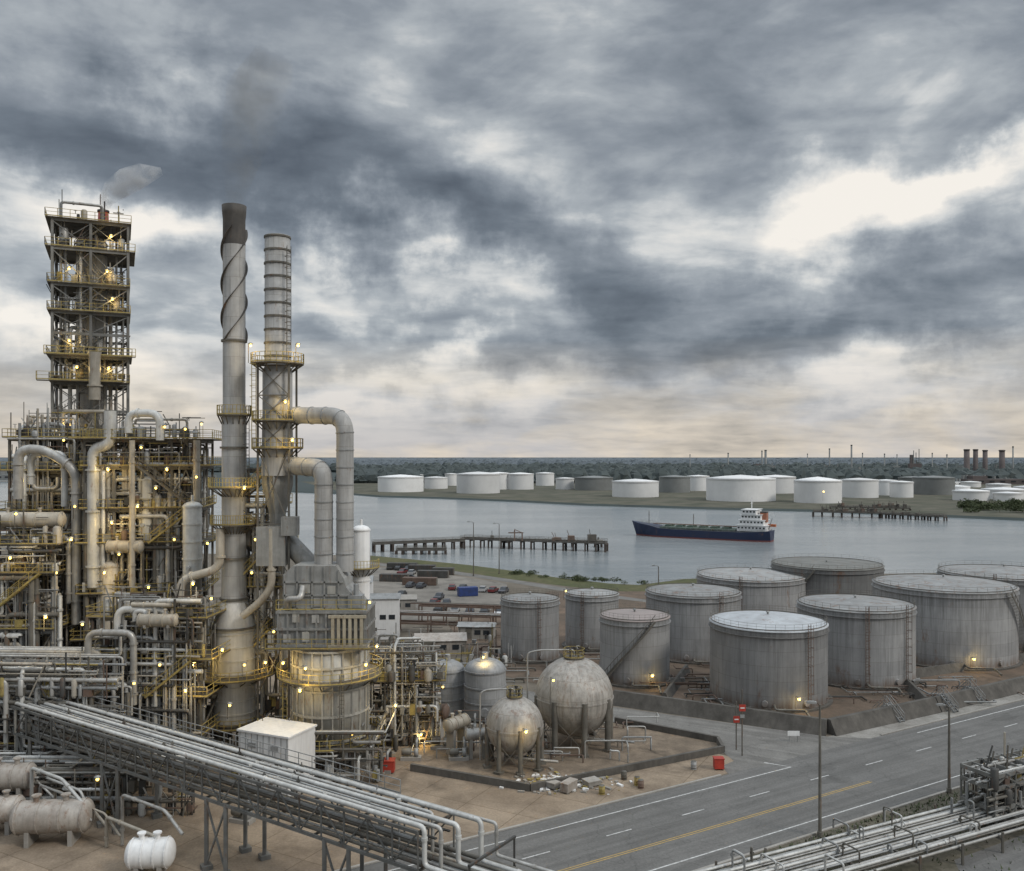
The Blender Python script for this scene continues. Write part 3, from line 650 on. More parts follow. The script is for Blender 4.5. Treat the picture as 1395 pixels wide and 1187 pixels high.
vtank(610,46,912,972,'grey upright tank with domed top beside the spheres'); vtank(661,56,912,978,'broad grey upright tank with domed top beside the spheres')

# ------------------------------------------------------------ stacks
def stack1():
    d=107.; c=D(319,622,d); x,y=c.x,c.y; Z=lambda py:H-(py-HY)*d/F
    e=thing('flue_stack',(x,y,0),'tall grey steel stack with spiral strakes and sooty top','chimney','tall flue stacks')
    m=M(); m.lathe((x,y,0),[(1.6,18.4),(1.5,19),(1.46,Z(760)),(1.46,Z(562)),(1.33,Z(562)+.3),(1.33,Z(335))],32); m.obj('shell',stackm,e)
    m=M(); m.lathe((x,y,0),[(2.55,3.4),(2.55,15.5),(1.6,18.4)],36); 
    for z in (5.2,6.8,8.4,10,11.6,13.2,14.8): m.lathe((x,y,0),[(2.55,z-.07),(2.66,z-.07),(2.66,z+.07),(2.55,z+.07)],36,False)
    m.obj('base_drum',palebase,e)
    m=M(); m.lathe((x,y,0),[(1.33,Z(335)),(1.32,Z(300)),(1.4,Z(292)),(1.46,Z(281)),(1.15,Z(281)),(1.15,Z(300))],32); m.obj('stack_top',stack_dark,e)
    for k in range(3):
        m=M(); N=60; z0,z1=Z(465),Z(312); prev=None
        for i in range(N+1):
            t=i/N; a=k*2*math.pi/3+t*2*math.pi*1.1; z=z0+(z1-z0)*t; q=[V(x+rr*math.cos(a),y+rr*math.sin(a),z+dz) for rr,dz in((1.31,0),(1.6,0),(1.6,.12),(1.31,.12))]
            if prev: m.add(prev+q,[(0,4,5,1),(1,5,6,2),(2,6,7,3)])
            prev=q
        m.obj('strake',stack_dark,e)
    for z,r in((Z(465),1.42),(Z(610),1.55),(Z(760),1.55),(18.8,1.6),(15.4,2.7),(4,2.7)):
        m=M(); m.lathe((x,y,0),[(r-.2,z-.12),(r+.12,z-.12),(r+.12,z+.12),(r-.2,z+.12)],32,False); m.obj('flange_ring',steel,e)
    ringdeck(e,(x,y),1.46,2.0,Z(567)); ringdeck(e,(x,y),1.46,3.0,Z(665),-3.0,.6); ringdeck(e,(x,y),1.46,2.8,Z(715),-2.6,.4)
    ringdeck(e,(x,y),2.55,5.0,Z(918),n=32); ringdeck(e,(x,y),2.55,3.8,Z(985))
    for i in range(6):
        a=i*math.pi/3; m=M(); m.bar((x+2.3*math.cos(a),y+2.3*math.sin(a),0),(x+2.3*math.cos(a),y+2.3*math.sin(a),3.5),.45); m.obj('leg',steel,e)
    ladder(e,x+1.75,y-.6,Z(660),Z(570),0,steel)
    for q in(-4.2,4.2): lamp((x+q,y-2.4,Z(918)+2),140,2)
    return x,y
s1x,s1y=stack1()
def stack2():
    d=106.; c=D(378,622,d); x,y=c.x,c.y; Z=lambda py:H-(py-HY)*d/F
    e=thing('flue_stack',(x,y,0),'ringed grey steel stack with platforms beside the furnace','chimney','tall flue stacks')
    m=M(); m.lathe((x,y,0),[(1.9,Z(648)),(1.75,Z(560)),(1.75,Z(505)),(1.5,Z(500)),(1.5,Z(322)),(1.3,Z(322)),(1.3,Z(340))],32); m.obj('shell',stackm,e)
    m=M(); m.lathe((x,y,0),[(.9,Z(720)),(1.0,Z(700)),(1.9,Z(660)),(1.9,Z(648))],4,False); m.obj('transition_hopper',furn_d,e)
    m=M(); m.tube(fillet([(x,y,Z(715)),(x+.6,y,Z(730)),(x+4.2,y-1.2,Z(768)),(x+4.4,y-1.2,Z(790))],1),1.15,10); m.obj('flue_duct',furn_d,e)
    m=M(); m.box((x-.2,y-1.6,Z(742)),(3.4,1.6,4.6)); m.box((x+2.0,y-1.8,Z(715)),(1.8,1.6,2.2)); m.obj('duct_box',furn_d,e)
    py=322
    while py<500:
        m=M(); z=Z(py+2); m.lathe((x,y,0),[(1.45,z-.1),(1.6,z-.1),(1.6,z+.1),(1.45,z+.1)],32,False); m.obj('flange_ring',steel,e); py+=18
    ringdeck(e,(x,y),1.6,3.1,Z(497)); ringdeck(e,(x,y),1.7,2.9,Z(575)); ringdeck(e,(x,y),1.8,3.0,Z(612))
    for i in range(4):
        a=math.pi/4+i*math.pi/2; m=M(); p=(x+2.6*math.cos(a),y+2.6*math.sin(a)); m.bar(p+(0.,),p+(Z(497),),.22) ; m.obj('support_column',steel,e)
    Zs=[8,15,22,28]+[Z(q) for q in(612,575,540,500)]
    for za,zb in zip(Zs[:-1],Zs[1:]):
        for sx in(-1,1):
            m=M(); m.bar((x+sx*1.84,y-1.84,za),(x-sx*1.84,y-1.84,zb),.1); m.bar((x-1.84,y-1.84,zb),(x+1.84,y-1.84,zb),.14) if sx>0 else None; m.obj('brace',steel,e)
    ladder(e,x+1.75,y-1.5,Z(497),Z(340),0,steel); ladder(e,x-2.2,y-2.2,Z(612),Z(497),0,yellow)
    for q,zz in((2.7,Z(497)),(-2.9,Z(497)),(1.2,Z(572))): lamp((x+q,y-2.0,zz+2.0),140,2)
    return x,y
s2x,s2y=stack2()
# ------------------------------------------------------------ furnace
def furnace():
    d=102.; x=(450-CX)/F*d; y=d; Z=lambda py:H-(py-HY)*d/F
    e=thing('furnace',(x,y,0),'cylindrical process furnace with ribbed convection box on legs','furnace')
    r=4.3; m=M(); m.lathe((x,y,0),[(.5,3.7),(r,3.9),(r,14.3),(.5,14.4)],36)
    for i in range(24):
        a=i*math.pi/12; m.bar((x+(r+.08)*math.cos(a),y+(r+.08)*math.sin(a),3.9),(x+(r+.08)*math.cos(a),y+(r+.08)*math.sin(a),14.2),.16)
    for z in(4.2,7,9.8,12.4,14.2): m.lathe((x,y,0),[(r,z-.12),(r+.2,z-.12),(r+.2,z+.12),(r,z+.12)],36,False)
    m.obj('radiant_cylinder',furn,e)
    for i in range(10):
        a=i*math.pi/5; m=M(); m.bar((x+(r-.4)*math.cos(a),y+(r-.4)*math.sin(a),0),(x+(r-.4)*math.cos(a),y+(r-.4)*math.sin(a),3.8),.5); m.box((x+(r-.4)*math.cos(a),y+(r-.4)*math.sin(a),.35),(1,1,.7)); m.obj('leg',concrete,e)
    x0,x1=x-5.2,x+4.5; ya,yb=y-3.1,y+3.1; zb,zt,zh=14.6,Z(826),Z(768)
    m=M(); m.box(((x0+x1)/2,y,(zb+zt)/2),(x1-x0,6.2,zt-zb))
    k=9
    for i in range(k+1): xx=x0+(x1-x0)*i/k; m.bar((xx,ya-.1,zb),(xx,ya-.1,zt),.2)
    for i in range(7): yy=ya+6.2*i/6; m.bar((x1+.1,yy,zb),(x1+.1,yy,zt),.2)
    for z in(zb+.15,(zb+zt)/2,zt-.15): m.box(((x0+x1)/2,y,z),(x1-x0+.5,6.7,.26))
    m.obj('convection_box',furn_d,e)
    m=M(); P=[(x0+.3,zt),(x0+.3,zh-1.0),(x0+1.4,zh),(x+1.1,zh),(x+2.0,zh-1.5),(x+2.2,zh-2.4),(x1-.5,zt+.4),(x1-.5,zt)]
    n=len(P); vs=[(a,ya+.9,b) for a,b in P]+[(a,yb-.9,b) for a,b in P]; m.add(vs,[tuple(range(n)),tuple(range(2*n-1,n-1,-1))]+[((i+1)%n,i,n+i,n+(i+1)%n) for i in range(n)])
    for xx in (x0+.5,x0+1.9,x0+3.6,x0+5.0,x0+6.6,x0+8.2):
        zz=zh if xx<x+1.1 else max(zt+.4,zh-(xx-x-1.1)*1.45); zz=zz-(1.0 if xx<x0+1 else 0); m.bar((xx,ya+.82,zt),(xx,ya+.82,zz),.16)
    for zz in (zt+.12,zt+1.6,zt+3.1): xe=x1-.6 if zz<zt+.5 else (x+2.6 if zz<zt+2 else x+1.9); m.bar((x0+.3,ya+.84,zz),(xe,ya+.84,zz),.2)
    m.obj('hood',furn_d,e)
    for (a,b,w_,h_,mm_) in ((x0+1.2,zt+.85,.9,1.0,furn),(x0+4.3,zt+.85,1.0,1.0,clad),(x0+2.8,zt+2.35,1.2,1.0,furn),(x0+5.8,zt+2.2,.9,.9,furn),(x0+1.0,zb+1.0,.8,.9,clad),(x0+3.1,zb+1.2,.8,1.1,furn),(x0+4.2,zb+3.2,.8,.9,clad),(x0+2.0,zb+3.3,.8,1.0,furn)):
        m=M(); m.box((a,(ya-.12 if b<zt else ya+.8),b),(w_,.16,h_)); m.obj('access_panel',mm_,e)
    m=M(); m.tube(fillet([(x0+1.0,ya+.3,zt+.2),(x0+1.0,ya-.4,zt+1.4),(x0+2.6,ya-.4,zt+1.4),(x0+2.6,ya+.6,zt+2.6)],.6),.35,10); m.obj('bypass_duct',clad,e)
    m=M(); m.box((x1-1.2,ya+1.4,zt+.9),(1.6,1.6,1.4)); m.tube([(x1-1.2,ya+1.4,zt+1.5),(x1-1.2,ya+1.4,zt+2.8)],.3,10); m.obj('duct_box',galv,e)
    m=M(); m.rail([V(x0-.2,ya-.2,zt+.1),V(x1+.2,ya-.2,zt+.1)]); m.obj('handrail',yellow,e)
    m=M(); xl=x+1.0
    for i in range(6): m.box((xl+i*.64,ya-.35,Z(852)),(.34,.3,3.6))
    m.box((xl+1.6,ya-.3,Z(872)),(4.2,.5,.3)); m.box((xl+1.6,ya-.3,Z(833)),(4.2,.5,.3)); m.obj('header_box',mat('ochre stained casing',(.42,.38,.29),(.30,.26,.19),.6,.1,.8,rust=.2,rvar=0),e)
    ringdeck(e,(x,y),r+.1,r+1.7,Z(918),n=32); ringdeck(e,(x,y),r+.1,r+1.5,Z(1003),n=32)
    o=M(); o.prism([(x0-1.1,ya-1.3),(x1+1.2,ya-1.3),(x1+1.2,ya-.25),(x0-1.1,ya-.25)],zb-.1,zb); o.obj('walkway',grate,e)
    o=M(); o.rail([V(x0-1.1,ya-1.3,zb),V(x1+1.2,ya-1.3,zb)]); o.obj('handrail',yellow,e)
    ladder(e,x-r-.4,y-2.2,4,Z(918)+1,0,yellow); ladder(e,x+2.2,y-r-.3,Z(1003),Z(918)+1,0)
    for a in(-2.6,-1.9,-.7): lamp((x+(r+1.5)*math.cos(a),y+(r+1.5)*math.sin(a),Z(918)+2),140,2)
    for a in(-2.5,-1.0): lamp((x+(r+1.5)*math.cos(a),y+(r+1.5)*math.sin(a),Z(1003)+1.9),140,1.9,light=a<-2)
    def duct(px,pyb,pyt,sx,pys,r):
        X=(px-CX)/F*d; mm=M(); zt2=Z(pyt); P=fillet([(X,y,Z(pyb)),(X,y,zt2),((X+sx)/2,(y+s2y)/2,zt2+.15),(sx,s2y,zt2+.3)],3.4,8); mm.tube(P,r,20,False)
        o=thing('flue_duct',(X,y,Z(pyb)),'fat grey flue duct curving from furnace to stack','duct','flue ducts between furnace and stack')
        mm.obj('duct_shell',stackm,o)
        acc=0
        for i in range(1,len(P)):
            seg=(P[i]-P[i-1]); l=seg.length
            if l<1e-3: continue
            t=0
            while acc+ (l-t) >=2.0:
                t+=2.0-acc; acc=0; p=P[i-1]+seg.normalized()*t; ax=seg.normalized(); rg=M(); rg.tube([p-ax*.06,p+ax*.06],r+.07,20); rg.obj('stiffener_ring',galv,o)
            acc+=l-t
    duct(470,778,567,s2x+1,567,1.0); duct(441,778,638,s2x+.8,640,1.05)
furnace()

# ------------------------------------------------------------ steel process structures
cT=D(125,622,133); rotT=math.radians(24); Q5=5.0
zl=[12,20,28,34,38.4,42.8,46.8,50.6,54,57,61,66.2,70.3]
T=frame('distillation_tower_frame',(cT.x,cT.y),rotT,[-Q5,0,Q5],[-Q5,Q5],zl,'tall square lattice steel tower enclosing a distillation column',cw=.36,brace=False,deckz=[38.4,46.8,50.6,57,61,66.2,70.3],over=.3,m=steel_g,railm=yellow,sub=False)
eT=[o for o in COL.objects if o.name=='distillation_tower_frame'][0]
Z_=[12,20,28,34]+zl[4:]
for i in range(len(Z_)-1):
    for (p,q) in(((-Q5,-Q5),(0,-Q5)),((0,-Q5),(Q5,-Q5)),((Q5,-Q5),(Q5,0)),((Q5,0),(Q5,Q5)),((-Q5,-Q5),(-Q5,0)),((-Q5,0),(-Q5,Q5)),((-Q5,Q5),(0,Q5)),((0,Q5),(Q5,Q5))):
        o=M(); flip=(p[0]+p[1]+q[0]+q[1])>-Q5*1.2
        a,b=(p,q) if flip else (q,p)
        o.bar(T(a[0],a[1],Z_[i]),T(b[0],b[1],Z_[i+1]-.4),.15); o.bar(T(b[0],b[1],Z_[i]),T(a[0],a[1],Z_[i+1]-.4),.09); o.obj('brace',steel_g,eT)
for i in (4,6,7,9,10,11):
    a,b=(-2.2,2.2) if i%2 else (2.2,-2.2); stairs(eT,T(a,-4.0,zl[i]+.1),T(b,-4.0,zl[i+1]+.1),.8,steel_g)
vessel((cT.x,cT.y),2.15,4,68,mat('pale column cladding',(.56,.54,.49),(.41,.39,.35),.5,.1,.4,streak=.4,rust=.1,rvar=0),'tall pale distillation column inside the steel tower','distillation_column',4,14)
pipe([T(-4,-3,38),T(-4,-3,73.2),T(1.5,-3,73.2),T(1.5,-2,70.6)],.22,clad,'overhead vapour pipe looping over the tower top')
pipe([T(2.6,-2.6,30),T(2.6,-2.6,64)],.3,clad_t); pipe([T(-2.8,-2.8,30),T(-2.8,-2.8,55),T(-1,-1,55)],.3,clad_w); pipe([T(3.4,-1,20),T(3.4,-1,69)],.18,clad)
pipework(T,(-4.4,4.4),(-4.3,3),38,69,20,.07,.24); clutter(T,(-4.6,4.6),(-4.6,3),[38.5,46.9,50.7,57.1,61.1,66.3],150); clutter(T,(-4.4,4.4),(-4.4,3),[70.4],14)
e=thing('vent_stack',T(1.6,-1,70.4),'short red painted vent stack on the tower top','vent'); m=M(); p=T(1.6,-1,0); m.lathe((p.x,p.y,0),[(.8,70.4),(.72,73.0),(.6,73.0),(.6,72.4)],20); m.obj('shell',redm,e); m=M(); m.lathe((p.x,p.y,0),[(.75,72.8),(.85,72.8),(.85,73.05),(.6,73.05)],20,False); m.obj('rim',steel_d,e)
for z in(66.2,61,57): 
    for k in range(3):
        a=R.uniform(-3.8,3.8); b=R.uniform(-4,-2.2); q=T(a,b,z+.1); vv=vessel((q.x,q.y),R.uniform(.35,.6),z+.9,z+R.uniform(1.8,2.9),R.choice([clad,clad_t,steel]),'small drum on a tower deck','deck_drum',.8,0,n=12)
for z,a in((66.2,2.5),(57,2.7),(61,2.0),(50.6,-3),(46.8,2.2),(46.8,-2),(38.4,-3),(61,-3)): q=T(a,-4.7,z+2.1); lamp(q,140,2.0)
for z,oo,xa,xb in ((50.6,1.0,-1,1),(46.8,1.9,-1,.6)):
    x_a,x_b=(Q5+oo)*xa,(Q5+oo)*xb
    o=M(); P=[T(x_a,-Q5-oo,0),T(x_b,-Q5-oo,0),T(x_b,-Q5-.4,0),T(x_a,-Q5-.4,0)]; o.prism(P,z-.02,z+.06); o.obj('outer_deck',grate,eT)
    o=M(); o.rail([T(x_a,-Q5-.5,z+.1),T(x_a,-Q5-oo,z+.1),T(x_b,-Q5-oo,z+.1),T(x_b,-Q5-.5,z+.1)]); o.obj('handrail',yellow,eT)

c=D(207,622,118); z1s=[6.5,12.7,18.5,24.9,29.3,34.7,38.2]; T1=frame('process_structure',(c.x,c.y),math.radians(10),[-7,-3.5,0,3.5,7],[-5,0,5],z1s,'multi-level steel process structure with yellow railings','steel structure',st=(3,4,0))
exchangers(T1,math.radians(10),(-7,7),1.5,z1s[:-1],20)
pipework(T1,(-6.8,6.8),(-5.2,4.5),2,38,160,.07,.36)
pipework(T1,(-3,6.8),(-4.5,4.5),38,41.0,10,.08,.25); clutter(T1,(-7,7),(-5.4,5),[0]+z1s[:-1],800); clutter(T1,(-6,7),(-5,5),[38.3],30)
c=D(82,622,124); z2s=[8,15,22,28.6,34,38.5]; T2=frame('process_structure',(c.x,c.y),math.radians(6),[-5,-1.8,1.4,4.5],[-4,3],z2s,'steel process structure below the distillation tower',deckz=[15,28.6,34,38.5],st=(2,))
exchangers(T2,.1,(-5,5),1,z2s[:-1],10)
pipework(T2,(-5,5),(-4.6,3),2,43,110,.08,.42,[clad,clad_w,clad_w,clad_t,galv,steel_d]); clutter(T2,(-5,5),(-4.4,3),[0]+z2s,430)
c=D(20,622,114); z3s=[7,14.5,21.5,25]; T3=frame('process_structure',(c.x,c.y),0,[-10,-5,-1,3,7],[-4,2],z3s,'low steel pipe structure with insulated vessels',st=(1,))
exchangers(T3,0,(-10,7),0,z3s,8)
pipework(T3,(-10,8),(-4.8,2),2,27,105,.08,.4); clutter(T3,(-10,8),(-4.6,2),[0]+z3s,420)
c=D(225,622,103.5); z4s=[4.4,8.8,13,17.6]; T4=frame('process_structure',(c.x,c.y),math.radians(-4),[-6,-2,2,5.6],[-3,3],z4s,'steel process structure in front of the stacks',st=(1,))
exchangers(T4,-.07,(-6,6),1,z4s,8)
pipework(T4,(-6.8,6.0),(-4.4,3),.8,20.5,110,.07,.34); clutter(T4,(-6,5.8),(-3.4,3),[0]+z4s,400)
c=D(358,622,110); T5=frame('stair_tower',(c.x,c.y),0,[-2.4,2.2],[-2,2],[5,10,15,20,25,30,34.5],'narrow steel stair tower with yellow handrails','stair tower',deckz=[15,20,25,30],cw=.28,st=(1,2,3,4,5))
pipework(T5,(-3,3),(-3,2),4,33,40,.07,.3); clutter(T5,(-2.6,2.6),(-2.6,2),[5,10,15,20,25,30],160)
c=D(548,622,113); T6=frame('process_structure',(c.x,c.y),math.radians(3),[-4.5,0,4],[-3,3],[4,8,11.6],'low steel pipe rack beside the furnace',deckz=[8],st=())
exchangers(T6,.05,(-4.5,4),0,[4,8],3)
pipework(T6,(-5,5),(-4,3),.8,12.6,60,.07,.22); clutter(T6,(-5,5),(-4,3),[0,4,8],220)
c=D(60,622,100); T7=frame('pipe_rack',(c.x,c.y),math.radians(-3),[-9,-3,3,8],[-2.5,2.5],[6,10,13.5],'grey pipe rack stacked with silver pipes','pipe rack',deckz=[],railm=galv,m=galv)
for z in(6.2,10.2,13.7):
    for k in range(6):
        y=-2.3+k*.9; r=R.uniform(.11,.24); ex=R.uniform(6,11); dz=R.choice([-3,-4,2.2,-5.5]); pipe([T7(-24,y,z+r),T7(ex,y,z+r),T7(ex,y,z+dz)],r,R.choice([clad_w,clad,clad,clad_t]),'long silver pipe lying on the pipe rack')
pipework(T7,(-9,11),(-5,4),1,14,90,.07,.3); clutter(T7,(-9,10),(-5,3),[0,6,10],320)
TG=lambda x,y,z:V(x,y,z)
pipework(TG,(-30,-14),(96,112),.6,6,50,.06,.2); clutter(TG,(-32,-14),(97,112),[0,0,2.5],200); clutter(TG,(-62,-32),(88,98),[0,0,2],240); pipework(TG,(-62,-34),(88,98),.6,5,60,.07,.28)
def fp(pts,d,r,m,lab='large pale clad pipe climbing the process structure'): pipe([D(a,b,d+(k[0] if k else 0)) for a,b,*k in pts],r,m,lab,bend=3,n=14)
fp([(127,800),(127,612),(150,605),(150,560)],112,.75,clad_w); fp([(104,850),(104,640),(60,612),(25,612),(25,680)],113,.6,clad); fp([(129,545),(129,480)],127,.8,clad_t)
fp([(175,590),(175,563),(218,563),(218,600)],112,.5,clad_w); fp([(42,660),(42,618),(88,618),(88,690)],114,.42,clad_w)
fp([(160,870),(160,830),(228,830),(228,905)],100,.4,clad_w); fp([(120,905),(120,862),(182,862),(182,960)],99,.38,clad); fp([(330,840),(355,820),(370,800),(370,720)],104,.45,clad_t)
fp([(180,800),(180,600)],111.5,.35,clad_t); fp([(268,780),(268,600)],112,.42,clad_t); fp([(245,830),(245,790),(300,775),(300,720)],105,.5,clad_t)
v=D(262,622,111); vessel((v.x,v.y),1.15,H-(785-HY)*111/F,H-(690-HY)*111/F,clad_w,'pale vertical vessel with ringed shell',rings=4,skirt=5)
v=D(492,622,126); vessel((v.x,v.y),1.25,4,H-(722-HY)*126/F,whitem,'slim white vertical vessel behind the furnace',rings=3,plat=[(20,-3,.5)])
v=D(150,622,113); vessel((v.x,v.y),1.3,12,22,clad_t,rings=3,skirt=12); v=D(200,622,114); vessel((v.x,v.y),1.1,26,33,clad_w,rings=3,skirt=1)
for px,py,dd,L,r in((35,708,111,9,.95),(30,770,111,8,.7),(215,845,99,4,.7),(170,745,112,4,.8)):
    q=D(px,py,dd); drum((q.x,q.y,q.z),L,r,0,clad_t,'tan horizontal vessel resting in the steelwork',zg=q.z-r-.4)
for i,(px,py,dd) in enumerate(((145,640,111),(150,712,111),(190,610,111),(225,640,110.5),(140,780,110),(235,735,110),(185,690,110),(40,655,116),(85,600,118),(95,735,108),
                (260,795,98),(215,905,98),(300,885,100),(250,940,98),(345,735,105),(330,665,104),(395,600,103),(110,850,97),(12,760,108),(60,840,97),(285,815,97),
                (510,880,107),(535,960,106),(370,860,104),(405,940,96),(570,1000,110),(768,805,150),(655,895,120),(130,1060,80),(210,665,110.5),(160,755,110),(100,690,112),(20,700,108),(310,960,97),(180,930,95),
                (250,585,112),(222,582,112),(272,578,112),(160,840,104),(265,650,111),(120,660,113),(200,800,108),(232,850,100),(75,780,110),(340,780,104),(330,905,99),(280,740,108),(500,820,100),(600,935,116))):
    lamp(D(px,py,dd),190,1.6,light=(i%3!=2 and i<28))
def pump0(loc):
    e=thing('pump',loc,'grey motor-driven pump on a concrete plinth','pump','pumps on concrete plinths'); x,y,_=loc
    m=M(); m.box((x,y,.2),(2.4,1.1,.4)); m.obj('plinth',concrete,e); ry=Matrix.Rotation(math.pi/2,3,'Y')
    m=M(); m.lathe((x-.5,y,.95),[(.01,-.6),(.38,-.6),(.42,-.5),(.42,.4),(.25,.5),(.01,.5)],14,True,ry); m.obj('motor',steel,e)
    m=M(); m.lathe((x+.65,y,.9),[(.01,-.25),(.5,-.25),(.55,0),(.5,.2),(.01,.2)],14,True,ry); m.tube(fillet([(x+.65,y,1.3),(x+.65,y,2.2),(x+.65,y+1.2,2.2)],.3),.16,8); m.tube([(x-.1,y,.92),(x+.5,y,.92)],.1,8); m.obj('casing',galv,e)
    return e
pq=G(560,1035); p0=pump0((pq.x,pq.y,0))
for px,py in((520,1052),(600,1020),(625,1035),(300,1010),(270,1030),(240,1050),(590,985),(640,1000),(330,1120)):
    q=G(px,py); clone(p0,(q.x,q.y,0),R.uniform(-.4,.4)+R.choice([0,1.57]))
for px,py,ppm,L,r,rz,mm_,lab in((72,1112,14.6,5.8,1.5,.10,tanv,'weathered grey horizontal drum on concrete saddles'),(12,1058,13.6,4.0,1.3,.08,tanv,'rust stained horizontal drum on saddles'),(-2,1103,14.2,3.6,1.25,.08,tanv,'rust stained horizontal drum on saddles'),
        (590,968,10.6,3.4,.95,-.3,rustm,'rusty brown horizontal drum near the spheres'),(622,985,11.2,3,.8,.9,clad_t,'tan horizontal drum near the spheres'),(205,1162,15.8,2.9,1.25,0.1,whitem,'white horizontal tank with flat end'),(650,1000,11.4,2.4,.7,.2,clad,'silver horizontal drum beside the small sphere')):
    d=F/ppm; z=H-(py-HY)/ppm; drum(((px-CX)/ppm,d,max(z,r+.5)),L,r,rz,mm_,lab)
for k in range(46):
    a=G(R.uniform(560,880),R.uniform(985,1040)); b=a+V(R.uniform(-5,5),R.uniform(-3,3),0); z=R.uniform(.5,2.4)
    pipe([a,a+V(0,0,z),V(b.x,a.y,z),V(b.x,b.y,z),V(b.x,b.y,.1)],R.uniform(.05,.12),R.choice([clad,galv,clad_w,rustm]),fl=False,stuff=True)
gx,gy=D(376,622,95).x,95.5; e=thing('equipment_cabin',(gx,gy,0),'plain white equipment cabin beside the pipe bridge','cabin'); rz=-.42
m=M(); m.box((gx,gy,3.45),(6.6,4.6,6.1),rz); m.obj('wall',whitem,e); m=M(); m.box((gx,gy,6.6),(6.9,4.9,.2),rz); m.obj('roof',whitem,e); m=M(); m.box((gx,gy,.2),(6.9,4.9,.38),rz); m.obj('plinth',concrete,e)
ca,sa=math.cos(rz),math.sin(rz)
def CB(x,y,z): return V(gx+x*ca-y*sa,gy+x*sa+y*ca,z)
m=M(); m.box(CB(3.33,-.8,1.6),(.06,1.1,2.3),rz); dr=m.obj('door',galv,e); m=M(); m.box(CB(3.38,-.45,1.5),(.08,.08,.3),rz); m.obj('handle',steel_d,dr)
for k in(-1.5,1.5): m=M(); m.box(CB(k,-2.33,5.2),(1.0,.06,.5),rz); m.obj('louvre',galv,e)
for k in range(9): m=M(); m.box(CB(-3.1+k*.78,-2.32,3.4),(.06,.05,6.0),rz); m.obj('panel_seam',galv,e)

# ------------------------------------------------------------ pipe bridge
A=V(-75,112,0); B=V(-5.6,65.2,0); t=(B-A).normalized(); s_=V(-t.y,t.x,0); L=(B-A).length; zt=8.9; zb=6.1; w=2.1
def PB(a,b,z): q=A+t*a+s_*b; return V(q.x,q.y,z)
e=thing('pipe_bridge',PB(L/2,0,0),'long galvanised truss bridge carrying silver pipes','pipe bridge')
for sd_ in(-w,w):
    m=M(); m.bar(PB(0,sd_,zt),PB(L,sd_,zt),.2,.24); m.bar(PB(0,sd_,zb),PB(L,sd_,zb),.2,.24)
    n=int(L/2.4)
    for i in range(n+1):
        a=L*i/n; m.bar(PB(a,sd_,zb),PB(a,sd_,zt),.13)
        if i<n: m.bar(PB(a,sd_,zb),PB(L*(i+1)/n,sd_,zt),.1) if i%2 else m.bar(PB(a,sd_,zt),PB(L*(i+1)/n,sd_,zb),.1)
    m.obj('side_truss',steel_g,e)
n=int(L/2.7)
for i in range(n+1):
    a=L*i/n
    for zz in(zt-.02,zb,): m=M(); m.bar(PB(a,-w,zz),PB(a,w,zz),.16); m.obj('cross_beam',steel,e)
m=M(); m.rail([PB(0,w+.75,zt-.1),PB(L-6,w+.75,zt-.1)]); m.obj('handrail',galv,e)
m=M(); m.bar(PB(0,w+.45,zt-.2),PB(L-6,w+.45,zt-.2),.6,.06); m.obj('walkway',grate,e)
for a in (L-9.5,L-24,L-40,L-56,L-72):
    for q in(0,2.6):
        for sd_ in(-w,w): m=M(); m.bar(PB(a+q,sd_,0),PB(a+q,sd_,zb),.3); m.box(PB(a+q,sd_,.2),(.9,.9,.4),.6); m.obj('column',steel_g,e)
    m=M(); m.bar(PB(a,-w,.4),PB(a+2.6,-w,zb-.2),.14); m.bar(PB(a+2.6,-w,.4),PB(a,-w,zb-.2),.14); m.obj('brace',steel_g,e)
BG='pipes carried by the truss bridge'
for k,(b,r,mm_,up,ex,dn) in enumerate(((-1.85,.19,clad_w,0,.0,2.4),(-1.2,.15,clad,0,1.0,2.9),(-.6,.08,galv,0,-3.5,2.6),(-.2,.19,clad_w,0,1.8,2.4),(.55,.14,clad,0,-1.2,3.0),(1.1,.19,clad_w,.15,2.9,2.4),(1.75,.13,clad,0,3.8,2.0))):
    e_=L+.4+ex; z_=zt+.2+r+up; zl_=zt-dn
    pipe([PB(-30,b,z_),PB(e_,b,z_),PB(e_,b,zl_),PB(e_+22,b,zl_)],r,mm_,'long pale clad pipe laid along the truss bridge',BG,n=12,stuff=False)
for b,r in((-1.7,.15),(-1.1,.12),(-.5,.18),(.1,.12),(.7,.14),(1.4,.18)): pipe([PB(-30,b,zb+.2+r),PB(L+20,b,zb+.2+r)],r,R.choice([clad,steel,clad_t]),'darker pipe inside the truss bridge',BG)
for b,z_ in((-1.9,7.6),(-1.8,8.2),(1.6,7.7),(0,7.7),(.9,8.0),(-1.0,7.6)): STUFF.cur=R.choice([3,4,6]); STUFF.bar(PB(-30,b,z_),PB(L,b,z_),R.uniform(.1,.35),.1)
for i in range(50):
    a=R.uniform(5,L-1); b=R.uniform(-1.9,1.8); STUFF.cur=R.choice([1,3,4,6]); STUFF.tube([PB(a,b,zt+.3),PB(a,b,zt+R.uniform(.6,1.1))],R.uniform(.04,.08),6); STUFF.box(PB(a,b,zt+.55),(.3,.3,.15),.3)
for a_ in(L+5,L+11):
    e=thing('pipe_support',PB(a_,0,0),'dark steel goalpost frame supporting the ends of pipes','pipe support','pipe supports at the bridge end')
    for sd_ in(-w-.5,w+.8): m=M(); m.bar(PB(a_,sd_,0),PB(a_,sd_,zt-.9 if a_<L+6 else zt-3.1),.16); m.obj('post',steel_d,e)
    for zz in((zt-3.1,zt-.9) if a_<L+6 else (zt-3.1,)): m=M(); m.bar(PB(a_,-w-.6,zz),PB(a_,w+.9,zz),.18); m.obj('crossbeam',steel_d,e)
